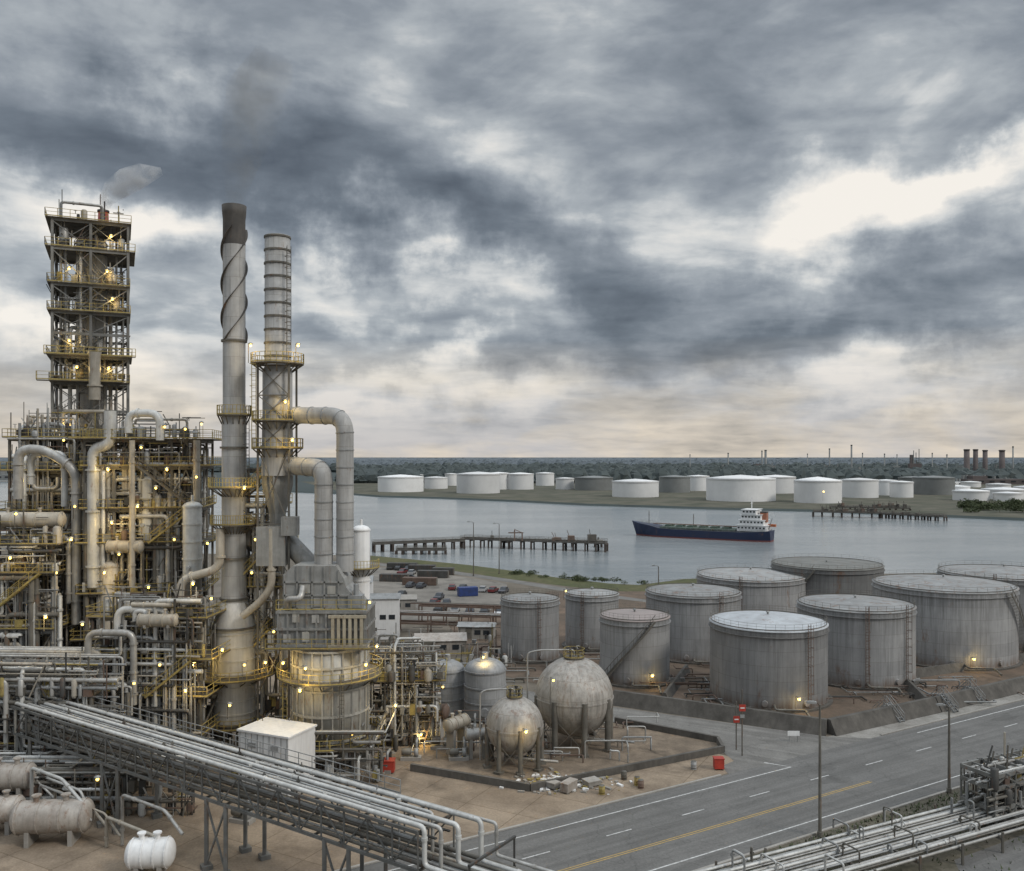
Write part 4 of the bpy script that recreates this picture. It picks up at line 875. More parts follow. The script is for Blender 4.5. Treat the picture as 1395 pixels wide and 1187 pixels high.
# clean run of pipes serving the drums below the bridge
for k,(px,py,dx_,z) in enumerate(((20,1040,5,5.2),(60,1075,4,4.6),(100,1090,3,4.0),(-10,1080,6,4.2),(140,1120,-4,3.2))):
    a=G(px,py); pipe([a+V(0,0,.1),a+V(0,0,z),a+V(dx_,0,z),a+V(dx_,1.5,z),a+V(dx_,1.5,.2)],.14+.02*(k%3),R.choice([clad_w,clad]),'pale pipe serving the drums below the bridge')
for k in range(9):
    a=R.uniform(L-60,L-34); b=R.uniform(-5.5,-3.5); z=R.uniform(2.5,5.5); pipe([PB(a,b,0.1),PB(a,b,z),PB(a+R.uniform(3,9),b,z),PB(a+9,b,max(.3,z-1.5))],R.uniform(.1,.2),R.choice([clad,clad_w,clad_t]),'silver pipe near the drums below the bridge',stuff=k>4)
# ------------------------------------------------------------ roadside pipeline
A2=G(950,1187,1.6); B2=G(1395,1072,1.6); t2=(B2-A2); t2.z=0; t2.normalize(); s2=V(-t2.y,t2.x,0); A2=A2-t2*18
for k in range(14):
    o=-.1-k*.48; r=(.15,.09,.17,.07,.14,.16,.08,.13,.15,.09,.12,.16,.08,.13)[k]; up=(0,0,.0,.12,0,0,.1,0,0,.2,0,.05,.15,0)[k]; p=A2+s2*o; pipe([V(p.x,p.y,1.4+r+up),V(p.x+t2.x*75,p.y+t2.y*75,1.4+r+up)],r,(clad_w,galv,clad_w,clad,clad,clad_w,galv,clad,clad_w,galv,clad,clad_w,steel,clad)[k],'long pale pipe running low beside the road','roadside pipeline',n=10)
for i in range(13):
    p=A2+t2*(4+i*5.4); e=thing('pipe_sleeper',(p.x,p.y,0),'low steel trestle under the roadside pipes','pipe support','pipe trestles beside the road')
    a=p+s2*.3; b=p-s2*6.7; m=M(); m.bar((a.x,a.y,1.28),(b.x,b.y,1.28),.2,.22); m.obj('crossbeam',steel,e)
    for q in(a,b): m=M(); m.bar((q.x,q.y,0),(q.x,q.y,1.9),.18); m.obj('post',steel,e)
for i in range(40):
    p=A2+t2*R.uniform(20,75)-s2*R.uniform(0,6.5); STUFF.cur=R.choice([1,3,4]); q=p+s2*R.uniform(-2,2); hh=R.uniform(1.9,3.2); STUFF.tube(fillet([V(p.x,p.y,1.5),V(p.x,p.y,hh),V(q.x,q.y,hh),V(q.x,q.y,1.5)],.25),R.uniform(.05,.1),6); STUFF.lathe(V(p.x,p.y,hh-.5),[(.2,0),(.2,.1)],8)
c=G(1385,1112); T9=frame('valve_station',(c.x+2,c.y+1,0),.45,[-8,-5,-2,1,4,7],[-1.8,1.8],[2.4,4.4,5.6],'galvanised valve station frame beside the road','steel structure',deckz=[],m=steel_g,brace=True,cw=.16)
pipework(T9,(-9,9),(-1.9,1.9),.6,5.6,100,.06,.2,[clad_w,galv,clad,steel]); clutter(T9,(-8,7),(-1.8,1.8),[0,2.4,4.0],120)
mm=M()
for i in range(2500):
    p=RD(R.uniform(20,90),R.choice([R.uniform(55,57),R.uniform(40,57)])); a=R.random()*6.3; h=R.uniform(.1,.4); w_=R.uniform(.05,.12)
    dx,dy=math.cos(a)*w_,math.sin(a)*w_; mm.add([(p.x-dx,p.y-dy,0),(p.x+dx,p.y+dy,0),(p.x+dy*2,p.y-dx*2,h)],[(0,1,2)])
mm.obj('weeds',fol,label='scruffy weeds on the verge beside the pipes',cat='weeds',kind='stuff')

# ------------------------------------------------------------ poles and signs
def lamp_post(g,h,arm=1.6,label='tall steel street lamp beside the road',grp='street lamps'):
    e=thing('street_lamp',g,label,'street lamp',grp); m=M(); m.tube([g,g+V(0,0,h)],[.17,.10],10); m.tube([g,g+V(0,0,.5)],.26,10); m.obj('pole',steel,e)
    m=M(); m.tube(fillet([g+V(0,0,h-.2),g+V(-.2,0,h+.15),g+V(-arm,0,h+.25)],.3),.05,6); m.obj('arm',steel,e)
    m=M(); q=g+V(-arm-.3,0,h+.2); m.box(q,(.9,.32,.16)); m.box(q+V(-.05,0,.1),(.6,.22,.08)); m.obj('lamp_head',galv,e)
def pole_at(px,yb,yt,**k):
    g=G(px,yb); ppm=(yb-HY)/H; lamp_post(g,H-(yt-HY)/ppm,**k)
pole_at(1117,1140,960,arm=.5); pole_at(1293,1080,963,arm=.6); pole_at(645,785,712,arm=1.2,label='tall lamp post on the shore car park'); pole_at(680,782,714,arm=1.2,label='tall lamp post on the shore car park'); pole_at(897,838,772,arm=.8)
def signpost(g,h,k=1):
    e=thing('sign_post',g,'steel post with small red and white warning signs','sign'); m=M(); m.tube([g,g+V(0,0,h)],.08,8); m.obj('pole',steel,e)
    m=M(); m.box(g+V(0,-.12,h-2.2),(.75,.05,.8)); m.obj('sign_panel',redm,e,label='red warning panel'); m=M(); m.box(g+V(0,-.15,h-2.2),(.5,.02,.14)); m.obj('lettering',whitem,e)
    if k: m=M(); m.box(g+V(0,-.12,h-3.2),(.5,.05,.4)); m.obj('sign_panel',galv,e)
signpost(G(1011,1030),8.0); signpost(G(1003,1022),6.,0)
g=G(1075,1005)+V(0,-1.8,0); e=thing('notice_board',g,'small white notice board on two short posts','sign'); m=M(); m.box(g+V(0,0,1.1),(1.5,.06,.6)); m.obj('sign_panel',whitem,e)
for k in(-.5,.5): m=M(); m.bar(g+V(k,.08,0),g+V(k,.08,1.4),.08); m.obj('post',galv,e)
def barrel(g,mm_=redm,lab='red fuel drum standing on the concrete'):
    e=thing('fuel_drum',g,lab,'barrel','loose drums on the yard'); m=M(); m.lathe(g,[(.01,.01),(.32,.01),(.32,.9),(.01,.9)],16); 
    for z in(.05,.3,.6,.86): m.lathe(g,[(.32,z-.03),(.36,z),(.32,z+.03)],16)
    m.obj('body',mm_,e); m=M(); m.lathe(g,[(.3,.9),(.3,.93),(.01,.93)],16); m.obj('lid',steel,e)
for px,py,mm_ in((868,1070,yellow),(873,1074,rustm),(820,1082,yellow),(945,1048,galv),(850,1062,steel)): barrel(G(px,py),mm_,'small steel drum standing on the yard')
def crate(g,sz,mm_,lab,rz=0):
    e=thing('equipment_box',g,lab,'box','boxes left on the yard'); m=M(); m.box(g+V(0,0,.15+sz[2]/2),sz,rz); m.obj('body',mm_,e)
    m=M(); m.box(g+V(0,0,.2+sz[2]),(sz[0]+.1,sz[1]+.1,.1),rz); m.obj('lid',mm_,e)
    for k in(-.35,.35): m=M(); m.box((g.x+k*sz[0]*math.cos(rz),g.y+k*sz[0]*math.sin(rz),.075),(.15,sz[1],.15),rz); m.obj('skid',timber,e)
crate(G(979,1048),(1.1,.9,1.1),redm,'red fire equipment box at the road corner'); crate(G(528,1052),(1.6,1.2,1.2),redm,'red equipment box below the furnace')
for px,py in((752,1074),(775,1078),(806,1070)): crate(G(px,py),(R.uniform(1,2),R.uniform(.8,1.4),R.uniform(.4,.9)),R.choice([concrete,tanv,whitem]),'small crate of scrap beside the sphere pad',R.uniform(0,1))
mm=M()
for i in range(420):
    g=G(R.gauss(765,30),R.gauss(1067,6)); s0=R.uniform(.06,.35); mm.cur=R.choice([0,0,1,2]); mm.box((g.x,g.y,s0*.3),(s0*R.uniform(.6,3),s0,s0*.6),R.random()*3)
mm.obj('rubble',[concrete,yellow,whitem],label='heap of pale rubble and scrap beside the sphere pad',cat='rubble',kind='stuff')

# ------------------------------------------------------------ car park
def car0(loc,body):
    e=thing('parked_car',loc,'parked car on the shore car park','car','cars parked near the shore'); x,y,_=loc
    def sec(m,prof,w0,w1):
        n=len(prof); vs=[(x+p[0],y-(w1 if p[1]>.95 else w0)/2,p[1]) for p in prof]+[(x+p[0],y+(w1 if p[1]>.95 else w0)/2,p[1]) for p in prof]
        m.add(vs,[tuple(range(n)),tuple(range(2*n-1,n-1,-1))]+[((i+1)%n,i,n+i,n+(i+1)%n) for i in range(n)])
    m=M(); sec(m,[(-2.2,.35),(2.2,.35),(2.25,.75),(1.3,.93),(-2.1,.95)],1.8,1.8); m.obj('body',body,e)
    m=M(); sec(m,[(-1.8,.96),(1.0,.96),(.4,1.42),(-1.3,1.42)],1.7,1.5); m.obj('cabin_windows',glass,e)
    m=M(); m.box((x-.45,y,1.45),(1.6,1.4,.05)); m.obj('roof',body,e)
    rx=Matrix.Rotation(math.pi/2,3,'X')
    for a in(-1.35,1.35):
        for b in(-.85,.85): m=M(); m.lathe((x+a,y+b,.34),[(.01,-.1),(.34,-.1),(.34,.1),(.01,.1)],12,False,rx); m.obj('wheel',tyre,e)
    return e
cp=[mat('car paint grey',(.36,.36,.36),(.28,.28,.28),.4,0),mat('car paint black',(.03,.03,.03),(.05,.05,.05),.4,0),mat('car paint red',(.16,.03,.03),(.11,.02,.02),.4,0),mat('car paint dark',(.07,.075,.085),(.05,.05,.06),.4,0),mat('car paint white',(.6,.6,.6),(.5,.5,.5),.4,0)]
g=G(560,790); k0=car0((g.x,g.y,0),cp[1])
for row,(ya,xa,xb,st,pr) in enumerate(((781,535,600,13,.6),(800,560,690,14,.75),(812,530,600,17,.6),(775,520,560,12,.6),(822,560,670,16,.65),(833,600,690,20,.5))):
    px=xa
    while px<xb:
        q=G(px,ya+(px-xa)*.06)
        if R.random()<pr: mm_=R.choice(cp+cp[1:4]); clone(k0,(q.x,q.y,0),1.4+R.uniform(-.15,.15)+(3.14 if R.random()<.5 else 0),matmap={'body':mm_,'roof':mm_})
        px+=st
def container(g,sz,mm_,rz,lab):
    e=thing('shipping_container',g,lab,'container','containers on the hardstanding'); m=M(); m.box(g+V(0,0,sz[2]/2+.1),sz,rz); ca,sa=math.cos(rz),math.sin(rz)
    k=int(sz[0]/.6)
    for i in range(k):
        u_=-sz[0]/2+(i+.5)*sz[0]/k
        for v_ in(-sz[1]/2,sz[1]/2): m.box((g.x+u_*ca-v_*sa,g.y+u_*sa+v_*ca,sz[2]/2+.1),(.28,.08,sz[2]-.3),rz)
    m.obj('body',mm_,e); m=M(); q=V(g.x+(sz[0]/2+.03)*ca,g.y+(sz[0]/2+.03)*sa,sz[2]/2+.1); m.box(q,(.05,sz[1]*.9,sz[2]*.9),rz); m.obj('door',steel,e)
container(G(637,812),(5,2.2,2.2),bluem,.3,'blue container on the hardstanding')
for px,py,mm_ in((548,776,steel_d),(575,779,steel_d),(604,783,steel_d),(537,792,steel_d),(572,797,rustm),(590,787,steel_d)): container(G(px,py),(R.uniform(6,10),2.4,2.0),mm_,-.1,'dark container on the hardstanding')
def shed(g,sz,rz,lab,wallm=whitem,roofm_=galv):
    e=thing('shed',g,lab,'building','low industrial sheds'); ca,sa=math.cos(rz),math.sin(rz)
    def Q(x,y,z): return V(g.x+x*ca-y*sa,g.y+x*sa+y*ca,z)
    m=M(); m.box(g+V(0,0,sz[2]/2),sz,rz); m.obj('wall',wallm,e)
    a,b=sz[0]/2+.3,sz[1]/2+.3; m=M(); m.add([Q(-a,-b,sz[2]),Q(a,-b,sz[2]),Q(a,b,sz[2]),Q(-a,b,sz[2]),Q(-a,0,sz[2]+sz[1]*.15),Q(a,0,sz[2]+sz[1]*.15)],[(0,1,5,4),(3,4,5,2),(0,4,3),(1,2,5),(3,2,1,0)]); m.obj('roof',roofm_,e)
    m=M(); m.box(Q(-sz[0]*.2,-sz[1]/2-.03,1.2),(1.2,.06,2.3),rz); m.obj('door',steel,e)
    for k in(.05,.3): m=M(); m.box(Q(sz[0]*k,-sz[1]/2-.03,sz[2]*.55),(1.2,.06,.9),rz); m.obj('window',glass,e)
shed(G(520,868),(7,5,8),.1,'white block building behind the furnace'); shed(G(470,812),(14,8,4),.1,'low white shed beside the car park'); shed(G(540,832),(9,5,3),.1,'low pale shed beside the pipe racks',concrete,concrete)
shed(G(600,888),(9,6,2.6),.1,'low tan roofed shed beside the pipe racks',tanv,tanv); shed(G(650,868),(7,4,2.4),-.1,'low pale shed near the grey tanks',concrete,galv)
for px,py,L_,n_,mm_ in((585,862,26,4,rustm),(640,850,22,4,rustm)):
    g=G(px,py); xs=[-L_/2+L_*i/n_ for i in range(n_+1)]; TT=frame('pipe_rack',(g.x,g.y,0),-.18,xs,[-1.2,1.2],[2.2,4.0],'weathered pipe rack behind the furnace','pipe rack','weathered pipe racks',cw=.22,m=mm_,deckz=[],brace=False,sub=False)
    for k in range(3): pipe([TT(-L_/2-2,-1+k*.8,4.2),TT(L_/2+2,-1+k*.8,4.2)],.14,R.choice([steel,clad,rustm]),'pipe lying on a weathered rack','pipes on weathered racks',fl=False)
clutter(TG,(-34,0),(150,175),[0],300)
for k in range(90):
    a=G(R.uniform(520,1000),R.uniform(885,945)); 
    b=a+V(R.uniform(-9,9),R.uniform(-3,3),0); z=R.uniform(.3,1.4); pipe([a+V(0,0,.05),a+V(0,0,z),V(b.x,a.y,z),V(b.x,b.y,z)],R.uniform(.06,.16),R.choice([rustm,galv,clad_w,steel]),fl=False,stuff=True)
for k in range(80):
    q=G(R.uniform(930,1330),R.uniform(925,962)); b=q+V(R.uniform(-8,8),R.uniform(-4,4),0); z=R.uniform(.25,.9); pipe([q+V(0,0,.05),q+V(0,0,z),V(b.x,q.y,z),V(b.x,b.y,z)],R.uniform(.05,.13),R.choice([rustm,galv,steel_d]),fl=False,stuff=True)
# ------------------------------------------------------------ far shore tanks
def ftank(pxL,pxR,yt,yb,mm_=None,cone=.1):
    ppm=(yb-HY)/H; d=F/ppm; c=V(((pxL+pxR)/2-CX)/ppm,d,.3); r=(pxR-pxL)/2/ppm; h=H-(yt-HY)/ppm; mm_=mm_ or farwhite
    e=thing('storage_tank',c,('white' if mm_ is farwhite else 'dull grey')+' oil storage tank on the far shore','storage tank','storage tanks on the far shore')
    m=M(); m.lathe(c,[(r,0),(r,h)],36); m.lathe(c,[(r,h-1),(r+.4,h-1),(r+.4,h-.6),(r,h-.6)],36,False); m.obj('shell',mm_,e)
    m=M(); m.lathe(c,[(r+.3,h-.1),(r+.3,h+.1),(r*.5,h+cone*r*.6),(.01,h+cone*r)],36); m.obj('roof',mm_,e)
for a in ((515,577,650,670),(578,610,651,666),(606,624,646,662),(622,681,646,672),(664,694,645,667),(690,727,646,667),(730,755,645,662),(757,782,652,667),(834,897,656,677),(936,966,649,669),(963,1055,652,682),(1030,1083,650,672),(1083,1145,655,685,None,.16),(1146,1195,654,678),(1192,1222,655,675),(1213,1243,657,678),(1300,1345,669,682),(1340,1395,667,680),(545,590,647,658),(970,1010,646,656),(1385,1440,664,678),
          (868,900,648,656),(905,934,645,653),(1020,1050,643,649),(1060,1090,640,647),(1150,1180,642,649),(1190,1225,644,651),(1310,1335,657,664),(1345,1375,660,667),(1165,1200,632,636),(1070,1100,634,638),(978,1000,633,637),(1290,1320,663,671),(785,815,648,655),(700,730,642,649),(1370,1395,650,657),(1250,1275,640,646),
          (1305,1330,645,651),(1120,1148,645,652),(940,962,643,648),(820,845,646,652),(640,664,643,649),(1355,1390,672,683),(1262,1290,664,673),(1130,1160,634,638),(1215,1245,634,638)): ftank(*a)
for a in ((783,835,651,668),(898,940,650,671),(1245,1298,651,674),(1225,1262,651,669),(845,875,647,655)): ftank(*a[:4],fargrey)
def farstack(px,yt,yb,w,mm_=rustm):
    ppm=(yb-HY)/H; d=F/ppm; c=V((px-CX)/ppm,d,0); r=w/2/ppm; h=H-(yt-HY)/ppm; e=thing('chimney',c,'distant tall industrial chimney on the far shore','chimney','distant chimneys')
    m=M(); m.lathe(c,[(r*1.15,0),(r,h),(r*.8,h),(r*.8,h-3)],16); m.obj('shaft',mm_,e); m=M(); m.lathe(c,[(r,h-2),(r*1.2,h-2),(r*1.2,h-.5),(r,h-.5)],16,False); m.obj('rim',steel_d,e)
fs_m=mat('distant brown chimney',(.115,.095,.09),(.085,.072,.07),.8,0,.05)
for a in((1317,612,655,7),(1329,612,655,6),(1342,613,655,6),(1365,613,655,7)): farstack(*a,mm_=fs_m)
for a in((1380,608,652,1.8),(1130,611,645,1.8),(1160,606,648,2.2),(1043,613,642,3),(1038,614,642,1.8),(992,617,645,1.8),(1100,618,645,1.2),(1205,618,648,1.5),(1290,619,650,1.6),(940,619,646,1.2),(1175,617,648,1.4),(1222,619,650,1.2),(1270,617,650,1.4)): farstack(*a,mm_=fargrey)
def farplant(px,yb,w,h,mm_,lab='distant industrial block with pipes and tower'):
    ppm=(yb-HY)/H; d=F/ppm; c=V((px-CX)/ppm,d,.3); W_=w/ppm; Hh=h/ppm; e=thing('industrial_block',c,lab,'industrial building','distant industrial blocks')
    m=M(); m.box(c+V(0,0,Hh*.25),(W_,W_*.4,Hh*.5)); m.box(c+V(-W_*.25,0,Hh*.65),(W_*.25,W_*.25,Hh*.3)); m.obj('wall',mm_,e)
    m=M()
    for k in range(7): q=c+V(R.uniform(-.5,.5)*W_,R.uniform(-.2,.2)*W_,0); m.tube([q,q+V(0,0,Hh*R.uniform(.6,1))],max(.6,min(2,W_*.025)),6)
    m.obj('vessel_cluster',fargrey,e)
    for k in range(6): m=M(); m.box(c+V(-W_*.45+W_*.18*k,-W_*.2-.3,Hh*.3),(W_*.08,.4,Hh*.12)); m.obj('window',glass,e)
for a in((1246,652,16,40,fs_m),(1350,660,80,14,fs_m),(1290,662,50,10,farwhite),(1180,652,60,16,fargrey),(1100,648,50,12,farwhite),(1000,646,60,10,fargrey),(990,644,18,13,fargrey),(1230,650,40,18,fargrey),(880,646,40,7,farwhite),(1380,655,40,18,fs_m),(60,660,60,12,fargrey),(10,655,50,16,fargrey),(285,655,18,14,fargrey),(1150,660,40,8,farwhite),(1330,672,60,6,farwhite),(810,652,40,5,farwhite),(1060,646,40,14,fargrey),(1290,650,40,16,fargrey),(1130,648,30,16,fs_m),(1330,650,60,18,fargrey),(1200,642,50,12,fargrey),(1040,642,30,12,fs_m),(1275,656,30,16,fargrey)): farplant(*a)
def trestle(a,b,w_,z,n_,label,equip=0,name='jetty',mm_=timber,pr=.35,eh=1.):
    a=Vector(a);b=Vector(b);a.z=b.z=0; t_=(b-a).normalized(); q_=V(-t_.y,t_.x,0); e=thing(name,(a+b)/2,label,'pier','piers standing in the bay')
    m=M(); m.prism([a-q_*w_/2,b-q_*w_/2,b+q_*w_/2,a+q_*w_/2],z-.5,z); m.obj('deck',darkcon,e)
    for i in range(n_+1):
        p=a.lerp(b,min(1,max(0,(i+R.uniform(-.2,.2))/n_)))
        m=M()
        for k in(-.42,.42): m.bar(p+q_*w_*k+V(0,0,-3),p+q_*w_*k+V(0,0,z-.5),pr*2*R.uniform(.8,1.3))
        m.bar(p-q_*w_*.5+V(0,0,z-.8),p+q_*w_*.5+V(0,0,z-.8),.5,.5); m.obj('pile_bent',mm_,e)
    for k in(-.48,.48): m=M(); m.rail([a+q_*w_*k+V(0,0,z),b+q_*w_*k+V(0,0,z)],h=1.2,w=.12,step=4); m.obj('handrail',steel,e)
    for k in(-.2,0,.15): m=M(); m.tube([a+q_*w_*k+V(0,0,z+.4),b+q_*w_*k+V(0,0,z+.4)],.2,6); m.obj('deck_pipe',steel,e)
    for i in range(equip):
        p=a.lerp(b,R.uniform(.1,.95)); m=M(); hh=R.uniform(1.0,3)*eh; m.box(p+V(0,0,z+hh/2),(R.uniform(1,4),2,hh)); m.bar(p+V(0,0,z),p+V(R.uniform(-2,2),0,z+hh+2*eh),.22); m.obj('deck_equipment',R.choice([rustm,steel_d,steel,darkcon]),e)
    return e
trestle(G(630,733,2.6),G(826,739,2.6),5,2.6,14,'timber pier with railings reaching out into the bay',5)
trestle(G(508,741,2.2),G(632,735,2.6),3.5,2.4,9,'narrow approach trestle joining pier to shore')
trestle(G(540,747,1.2),G(608,747,1.2),3.5,.9,6,'low timber boat jetty beside the pier')
for px in(690,775,815):
    g=G(px,742); e=thing('mooring_dolphin',(g.x,g.y,-1),'squat concrete mooring dolphin beside the pier','mooring','mooring dolphins'); m=M(); m.box(g+V(0,0,1.4),(3.6,3.6,1.2)); m.obj('cap',concrete,e)
    for a,b in((-1.2,-1.2),(1.2,-1.2),(1.2,1.2),(-1.2,1.2)): m=M(); m.tube([g+V(a*1.3,b*1.3,-3),g+V(a,b,.8)],.35,8); m.obj('pile',timber,e)
    m=M(); m.tube([g+V(0,0,2),g+V(0,0,2.8)],.25,8); m.lathe(g+V(0,0,2.8),[(.4,0),(.4,.15),(.01,.15)],10); m.obj('bollard',steel_d,e)
g=G(701,737,2.6); e=thing('loading_arm',g,'rusty loading arm and gantry on the pier','loading arm')
for a,b in((0,4.5),(3,3.2)): m=M(); m.bar(g+V(a,0,0),g+V(a,0,b),.5); m.obj('post',rustm,e)
m=M(); m.bar(g+V(-2.5,0,3.2),g+V(3.5,0,3.2),.4); m.bar(g+V(0,0,4.5),g+V(3,0,3.2),.25); m.obj('boom',rustm,e)
trestle(G(1200,699,2),G(1288,703,2),5,1.9,9,'long loading jetty off the far shore',4,eh=.7); trestle(G(1108,697,2),G(1200,699,2),9,2.3,7,'broad loading jetty off the far shore',16,eh=1.); trestle(G(1130,690,2),G(1240,692,2),6,1.9,12,'inner loading jetty off the far shore',14)
lamp(D(1121,670,545),250,6,False,r=.5)
# ------------------------------------------------------------ ship
def ship():
    bow=G(867,729,-1); st=G(1052,738,-1); ax=(st-bow); Ls=ax.length; ang=math.atan2(ax.y,ax.x); c=(bow+st)/2; c.z=-1
    e=thing('tanker_ship',c,'small navy blue tanker with white stern superstructure','ship'); ca,sa=math.cos(ang),math.sin(ang)
    def T(x,y,z): return (c.x+x*ca-y*sa,c.y+x*sa+y*ca,c.z+z)
    ST=[(-.5,.05,.02,6.8),(-.47,1.6,.5,6.4),(-.43,3.2,1.6,5.9),(-.37,4.7,3.4,5.2),(-.30,5.3,4.8,4.2),(-.2,5.5,5.3,3.9),(.1,5.5,5.3,3.8),(.3,5.5,5.2,3.9),(.42,5.2,4.6,4.3),(.48,4.6,3.2,4.6),(.5,4.2,2.6,4.7)]
    def loft(z0f,z1f,name,mm_):
        m=M(); vs=[];n=len(ST)
        for f,wd,ww,zd in ST:
            def wid(z): k=max(0,min(1,z/zd)); return ww+(wd-ww)*k
            za,zb_=z0f(zd),z1f(zd); lean0=-(2.2*za/6.8 if f<-.42 else 0); lean1=-(2.2*zb_/6.8 if f<-.42 else 0)
            vs+=[T(f*Ls+lean0,-wid(za),za),T(f*Ls+lean1,-wid(zb_),zb_),T(f*Ls+lean1,wid(zb_),zb_),T(f*Ls+lean0,wid(za),za)]
        fs_=[]
        for i in range(n-1):
            o=i*4;q=o+4; fs_+=[(o,q,q+1,o+1),(o+2,q+2,q+3,o+3),(o+1,q+1,q+2,o+2)]
        fs_+=[(0,1,2,3),((n-1)*4+3,(n-1)*4+2,(n-1)*4+1,(n-1)*4)]
        m.add(vs,fs_); return m.obj(name,mm_,e)
    loft(lambda z:-1.5,lambda z:.6,'hull_bottom',mat('red antifouling',(.16,.04,.035),(.12,.035,.03),.6,0,.2,rvar=0))
    loft(lambda z:.6,lambda z:z,'hull',mat('navy hull paint',(.012,.022,.06),(.02,.03,.07),.5,0,.2,rust=.12,rvar=0))
    green=mat('deck green',(.07,.12,.10),(.10,.12,.09),.7,0,.3,rust=.2,rvar=0)
    m=M(); m.prism([T(-.29*Ls,-4.6,0),T(.26*Ls,-4.6,0),T(.26*Ls,4.6,0),T(-.29*Ls,4.6,0)],c.z+4.2,c.z+4.9); m.obj('cargo_deck',green,e)
    for k in range(6):
        m=M(); x=-.24*Ls+k*.085*Ls; m.box(T(x,0,5.2),(3.0,5.0,.8),ang); m.obj('hatch',green,e)
    for y in(-1.2,-.4,.4,1.2): m=M(); m.tube([T(-.36*Ls,y,5.9),T(.26*Ls,y,5.9)],.16,6); m.obj('cargo_pipe',rustm,e)
    for f,h in((-.40,9.5),(-.06,8.5)): m=M(); m.bar(T(f*Ls,0,4),T(f*Ls,0,4+h*.8),.25); m.bar(T(f*Ls,-1.4,4+h*.6),T(f*Ls,1.4,4+h*.6),.15); m.obj('mast',steel,e)
    for q in(-1,1): m=M(); m.rail([Vector(T(f*Ls,q*(w_-.1),z)) for f,w_,_,z in ST[1:-1]],h=1.0,w=.08,step=2.5); m.obj('handrail',galv,e)
    lv=[(.375,12.5,9.2,4.4,2.5),(.375,10.5,8.6,6.9,2.4),(.37,8.5,8.0,9.3,2.3),(.36,6.0,9.4,11.6,2.2)]
    for f,l,w_,z,h in lv:
        m=M(); m.box(T(f*Ls,0,z+h/2),(l,w_,h),ang); m.box(T(f*Ls,0,z+h),(l+1.,w_+.8,.15),ang); sp=m.obj('superstructure_deck',whitem,e)
        k=int(l/1.4)
        for i in range(k): m=M(); m.box(T(f*Ls-l/2+(i+.5)*l/k,-(w_/2+.03),z+h*.6),(.8,.06,.7),ang); m.obj('window',glass,sp)
        for i in range(6): m=M(); m.box(T(f*Ls-l/2-.03,-w_*.4+i*w_*.16,z+h*.6),(.06,w_*.1,.7),ang); m.obj('window',glass,sp)
    m=M(); m.box(T(.445*Ls,0,10.4),(2.8,3,4.2),ang); fu=m.obj('funnel',mat('orange funnel paint',(.36,.14,.07),(.26,.10,.06),.5,0,1,rvar=0),e); m=M(); m.box(T(.445*Ls,0,12.7),(2.9,3.1,.6),ang); m.obj('funnel_cap',steel_d,fu)
    m=M(); m.bar(T(.36*Ls,0,13.8),T(.36*Ls,0,19),.3); m.bar(T(.36*Ls,-1.8,16.5),T(.36*Ls,1.8,16.5),.18); m.bar(T(.36*Ls,-1.,17.8),T(.36*Ls,1.,17.8),.15); m.obj('mast',whitem,e)
    m=M(); m.box(T(.49*Ls,2.5,6.8),(3.2,1.4,1.1),ang); m.obj('lifeboat',mat('orange lifeboat',(.5,.15,.05),(.4,.12,.05),.5,0,1),e); m=M(); m.bar(T(.47*Ls,0,4.5),T(.5*Ls,0,10),.2); m.obj('stern_crane',steel,e)
ship()
def shrub(g,r,h,nq=90):
    e=thing('shrub',g,'small dark shrub growing on the shoreline','shrub','shrubs along the shoreline'); m=M(); m.tube([g,g+V(.1,0,h*.5)],[.12,.05],6); m.obj('trunk',timber,e); m=M()
    for k in range(nq):
        a=R.random()*6.3; q=R.random()**.5*r; z=h*(.25+.75*R.random()*(1-(q/r)**2*.6)); p=g+V(q*math.cos(a),q*math.sin(a),z); s0=r*.16
        v=[p+V(R.uniform(-1,1),R.uniform(-1,1),R.uniform(-1,1))*s0 for _ in range(4)]; m.add(v,[(0,1,2),(0,2,3)])
    m.obj('crown',fol,e)
for i in range(26):
    px=R.uniform(690,900); t_=(px-690)/210; shrub(G(px,779+t_*17+R.uniform(0,5)),R.uniform(.8,2),R.uniform(.6,1.6))
for i in range(22): px=R.uniform(1305,1395); shrub(G(px,R.uniform(688,700)),R.uniform(4,7),R.uniform(4,7.5),160)

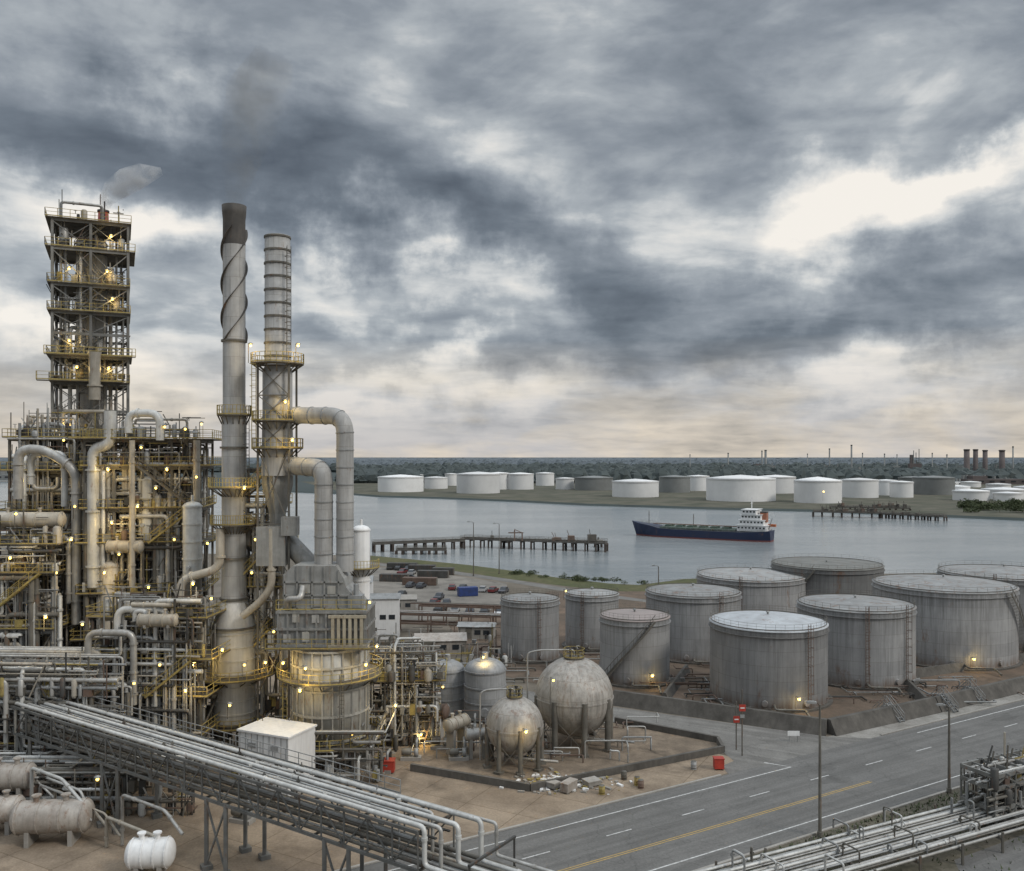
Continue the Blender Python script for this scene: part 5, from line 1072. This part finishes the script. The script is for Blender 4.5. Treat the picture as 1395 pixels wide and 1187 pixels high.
# ------------------------------------------------------------ steam and smoke
def plume(name,pts,radii,col,dens,label,lo,hi,sc):
    m=M(); m.tube(pts,radii,14); 
    mt=bpy.data.materials.new(name+' vapour'); mt.use_nodes=True; nt=mt.node_tree; nt.nodes.clear(); o=nn(nt,'ShaderNodeOutputMaterial'); pv=nn(nt,'ShaderNodeVolumePrincipled'); nt.links.new(pv.outputs[0],o.inputs['Volume'])
    vec=nn(nt,'ShaderNodeNewGeometry').outputs['Position']; nz=noise(nt,vec,sc,4,.6,.6); nz=ramp(nt,nz,[(lo,0.),(hi,1.)]); nt.links.new(math_(nt,'MULTIPLY',nz,dens),pv.inputs['Density'])
    pv.inputs['Color'].default_value=col+(1,); pv.inputs['Anisotropy'].default_value=.0
    return m.obj(name,mt,label=label,cat='smoke',kind='stuff')
q=T(1.6,-1,73)
plume('steam_plume',[q,q+V(.4,0,1.6),q+V(1.4,.5,3.2),q+V(3.2,1,4.8),q+V(5.4,1.5,6.0),q+V(8.0,2,6.6)],[.6,1.1,1.7,2.0,1.7,.6],(1.,1.,1.),.6,'pale steam drifting off the tower vent',.34,.62,.5)
q=V(s1x,s1y,66.7)
plume('smoke_plume',[q,q+V(.4,0,3),q+V(1.4,0,8),q+V(3,0,13),q+V(5,0,18)],[.9,1.8,3.0,4.0,2.4],(.34,.30,.22),.09,'faint brown haze rising from the sooty stack',.36,.70,.2)

# ------------------------------------------------------------ small-bore tangle
STUFF.obj('small_pipes',STM,label='dense tangle of thin pipes, valves and conduits through the refinery',cat='pipework',kind='stuff')
# ------------------------------------------------------------ camera
cam=bpy.data.cameras.new('camera'); co=bpy.data.objects.new('camera',cam); COL.objects.link(co)
co.location=(0,0,H); co.rotation_euler=(math.pi/2,0,0); cam.sensor_width=36; cam.lens=F/1395*36; cam.shift_y=28.5/1395; cam.clip_start=.5; cam.clip_end=60000
SC.camera=co
SC.view_settings.view_transform='Standard'; SC.view_settings.look='None'; SC.view_settings.exposure=0; SC.view_settings.gamma=1
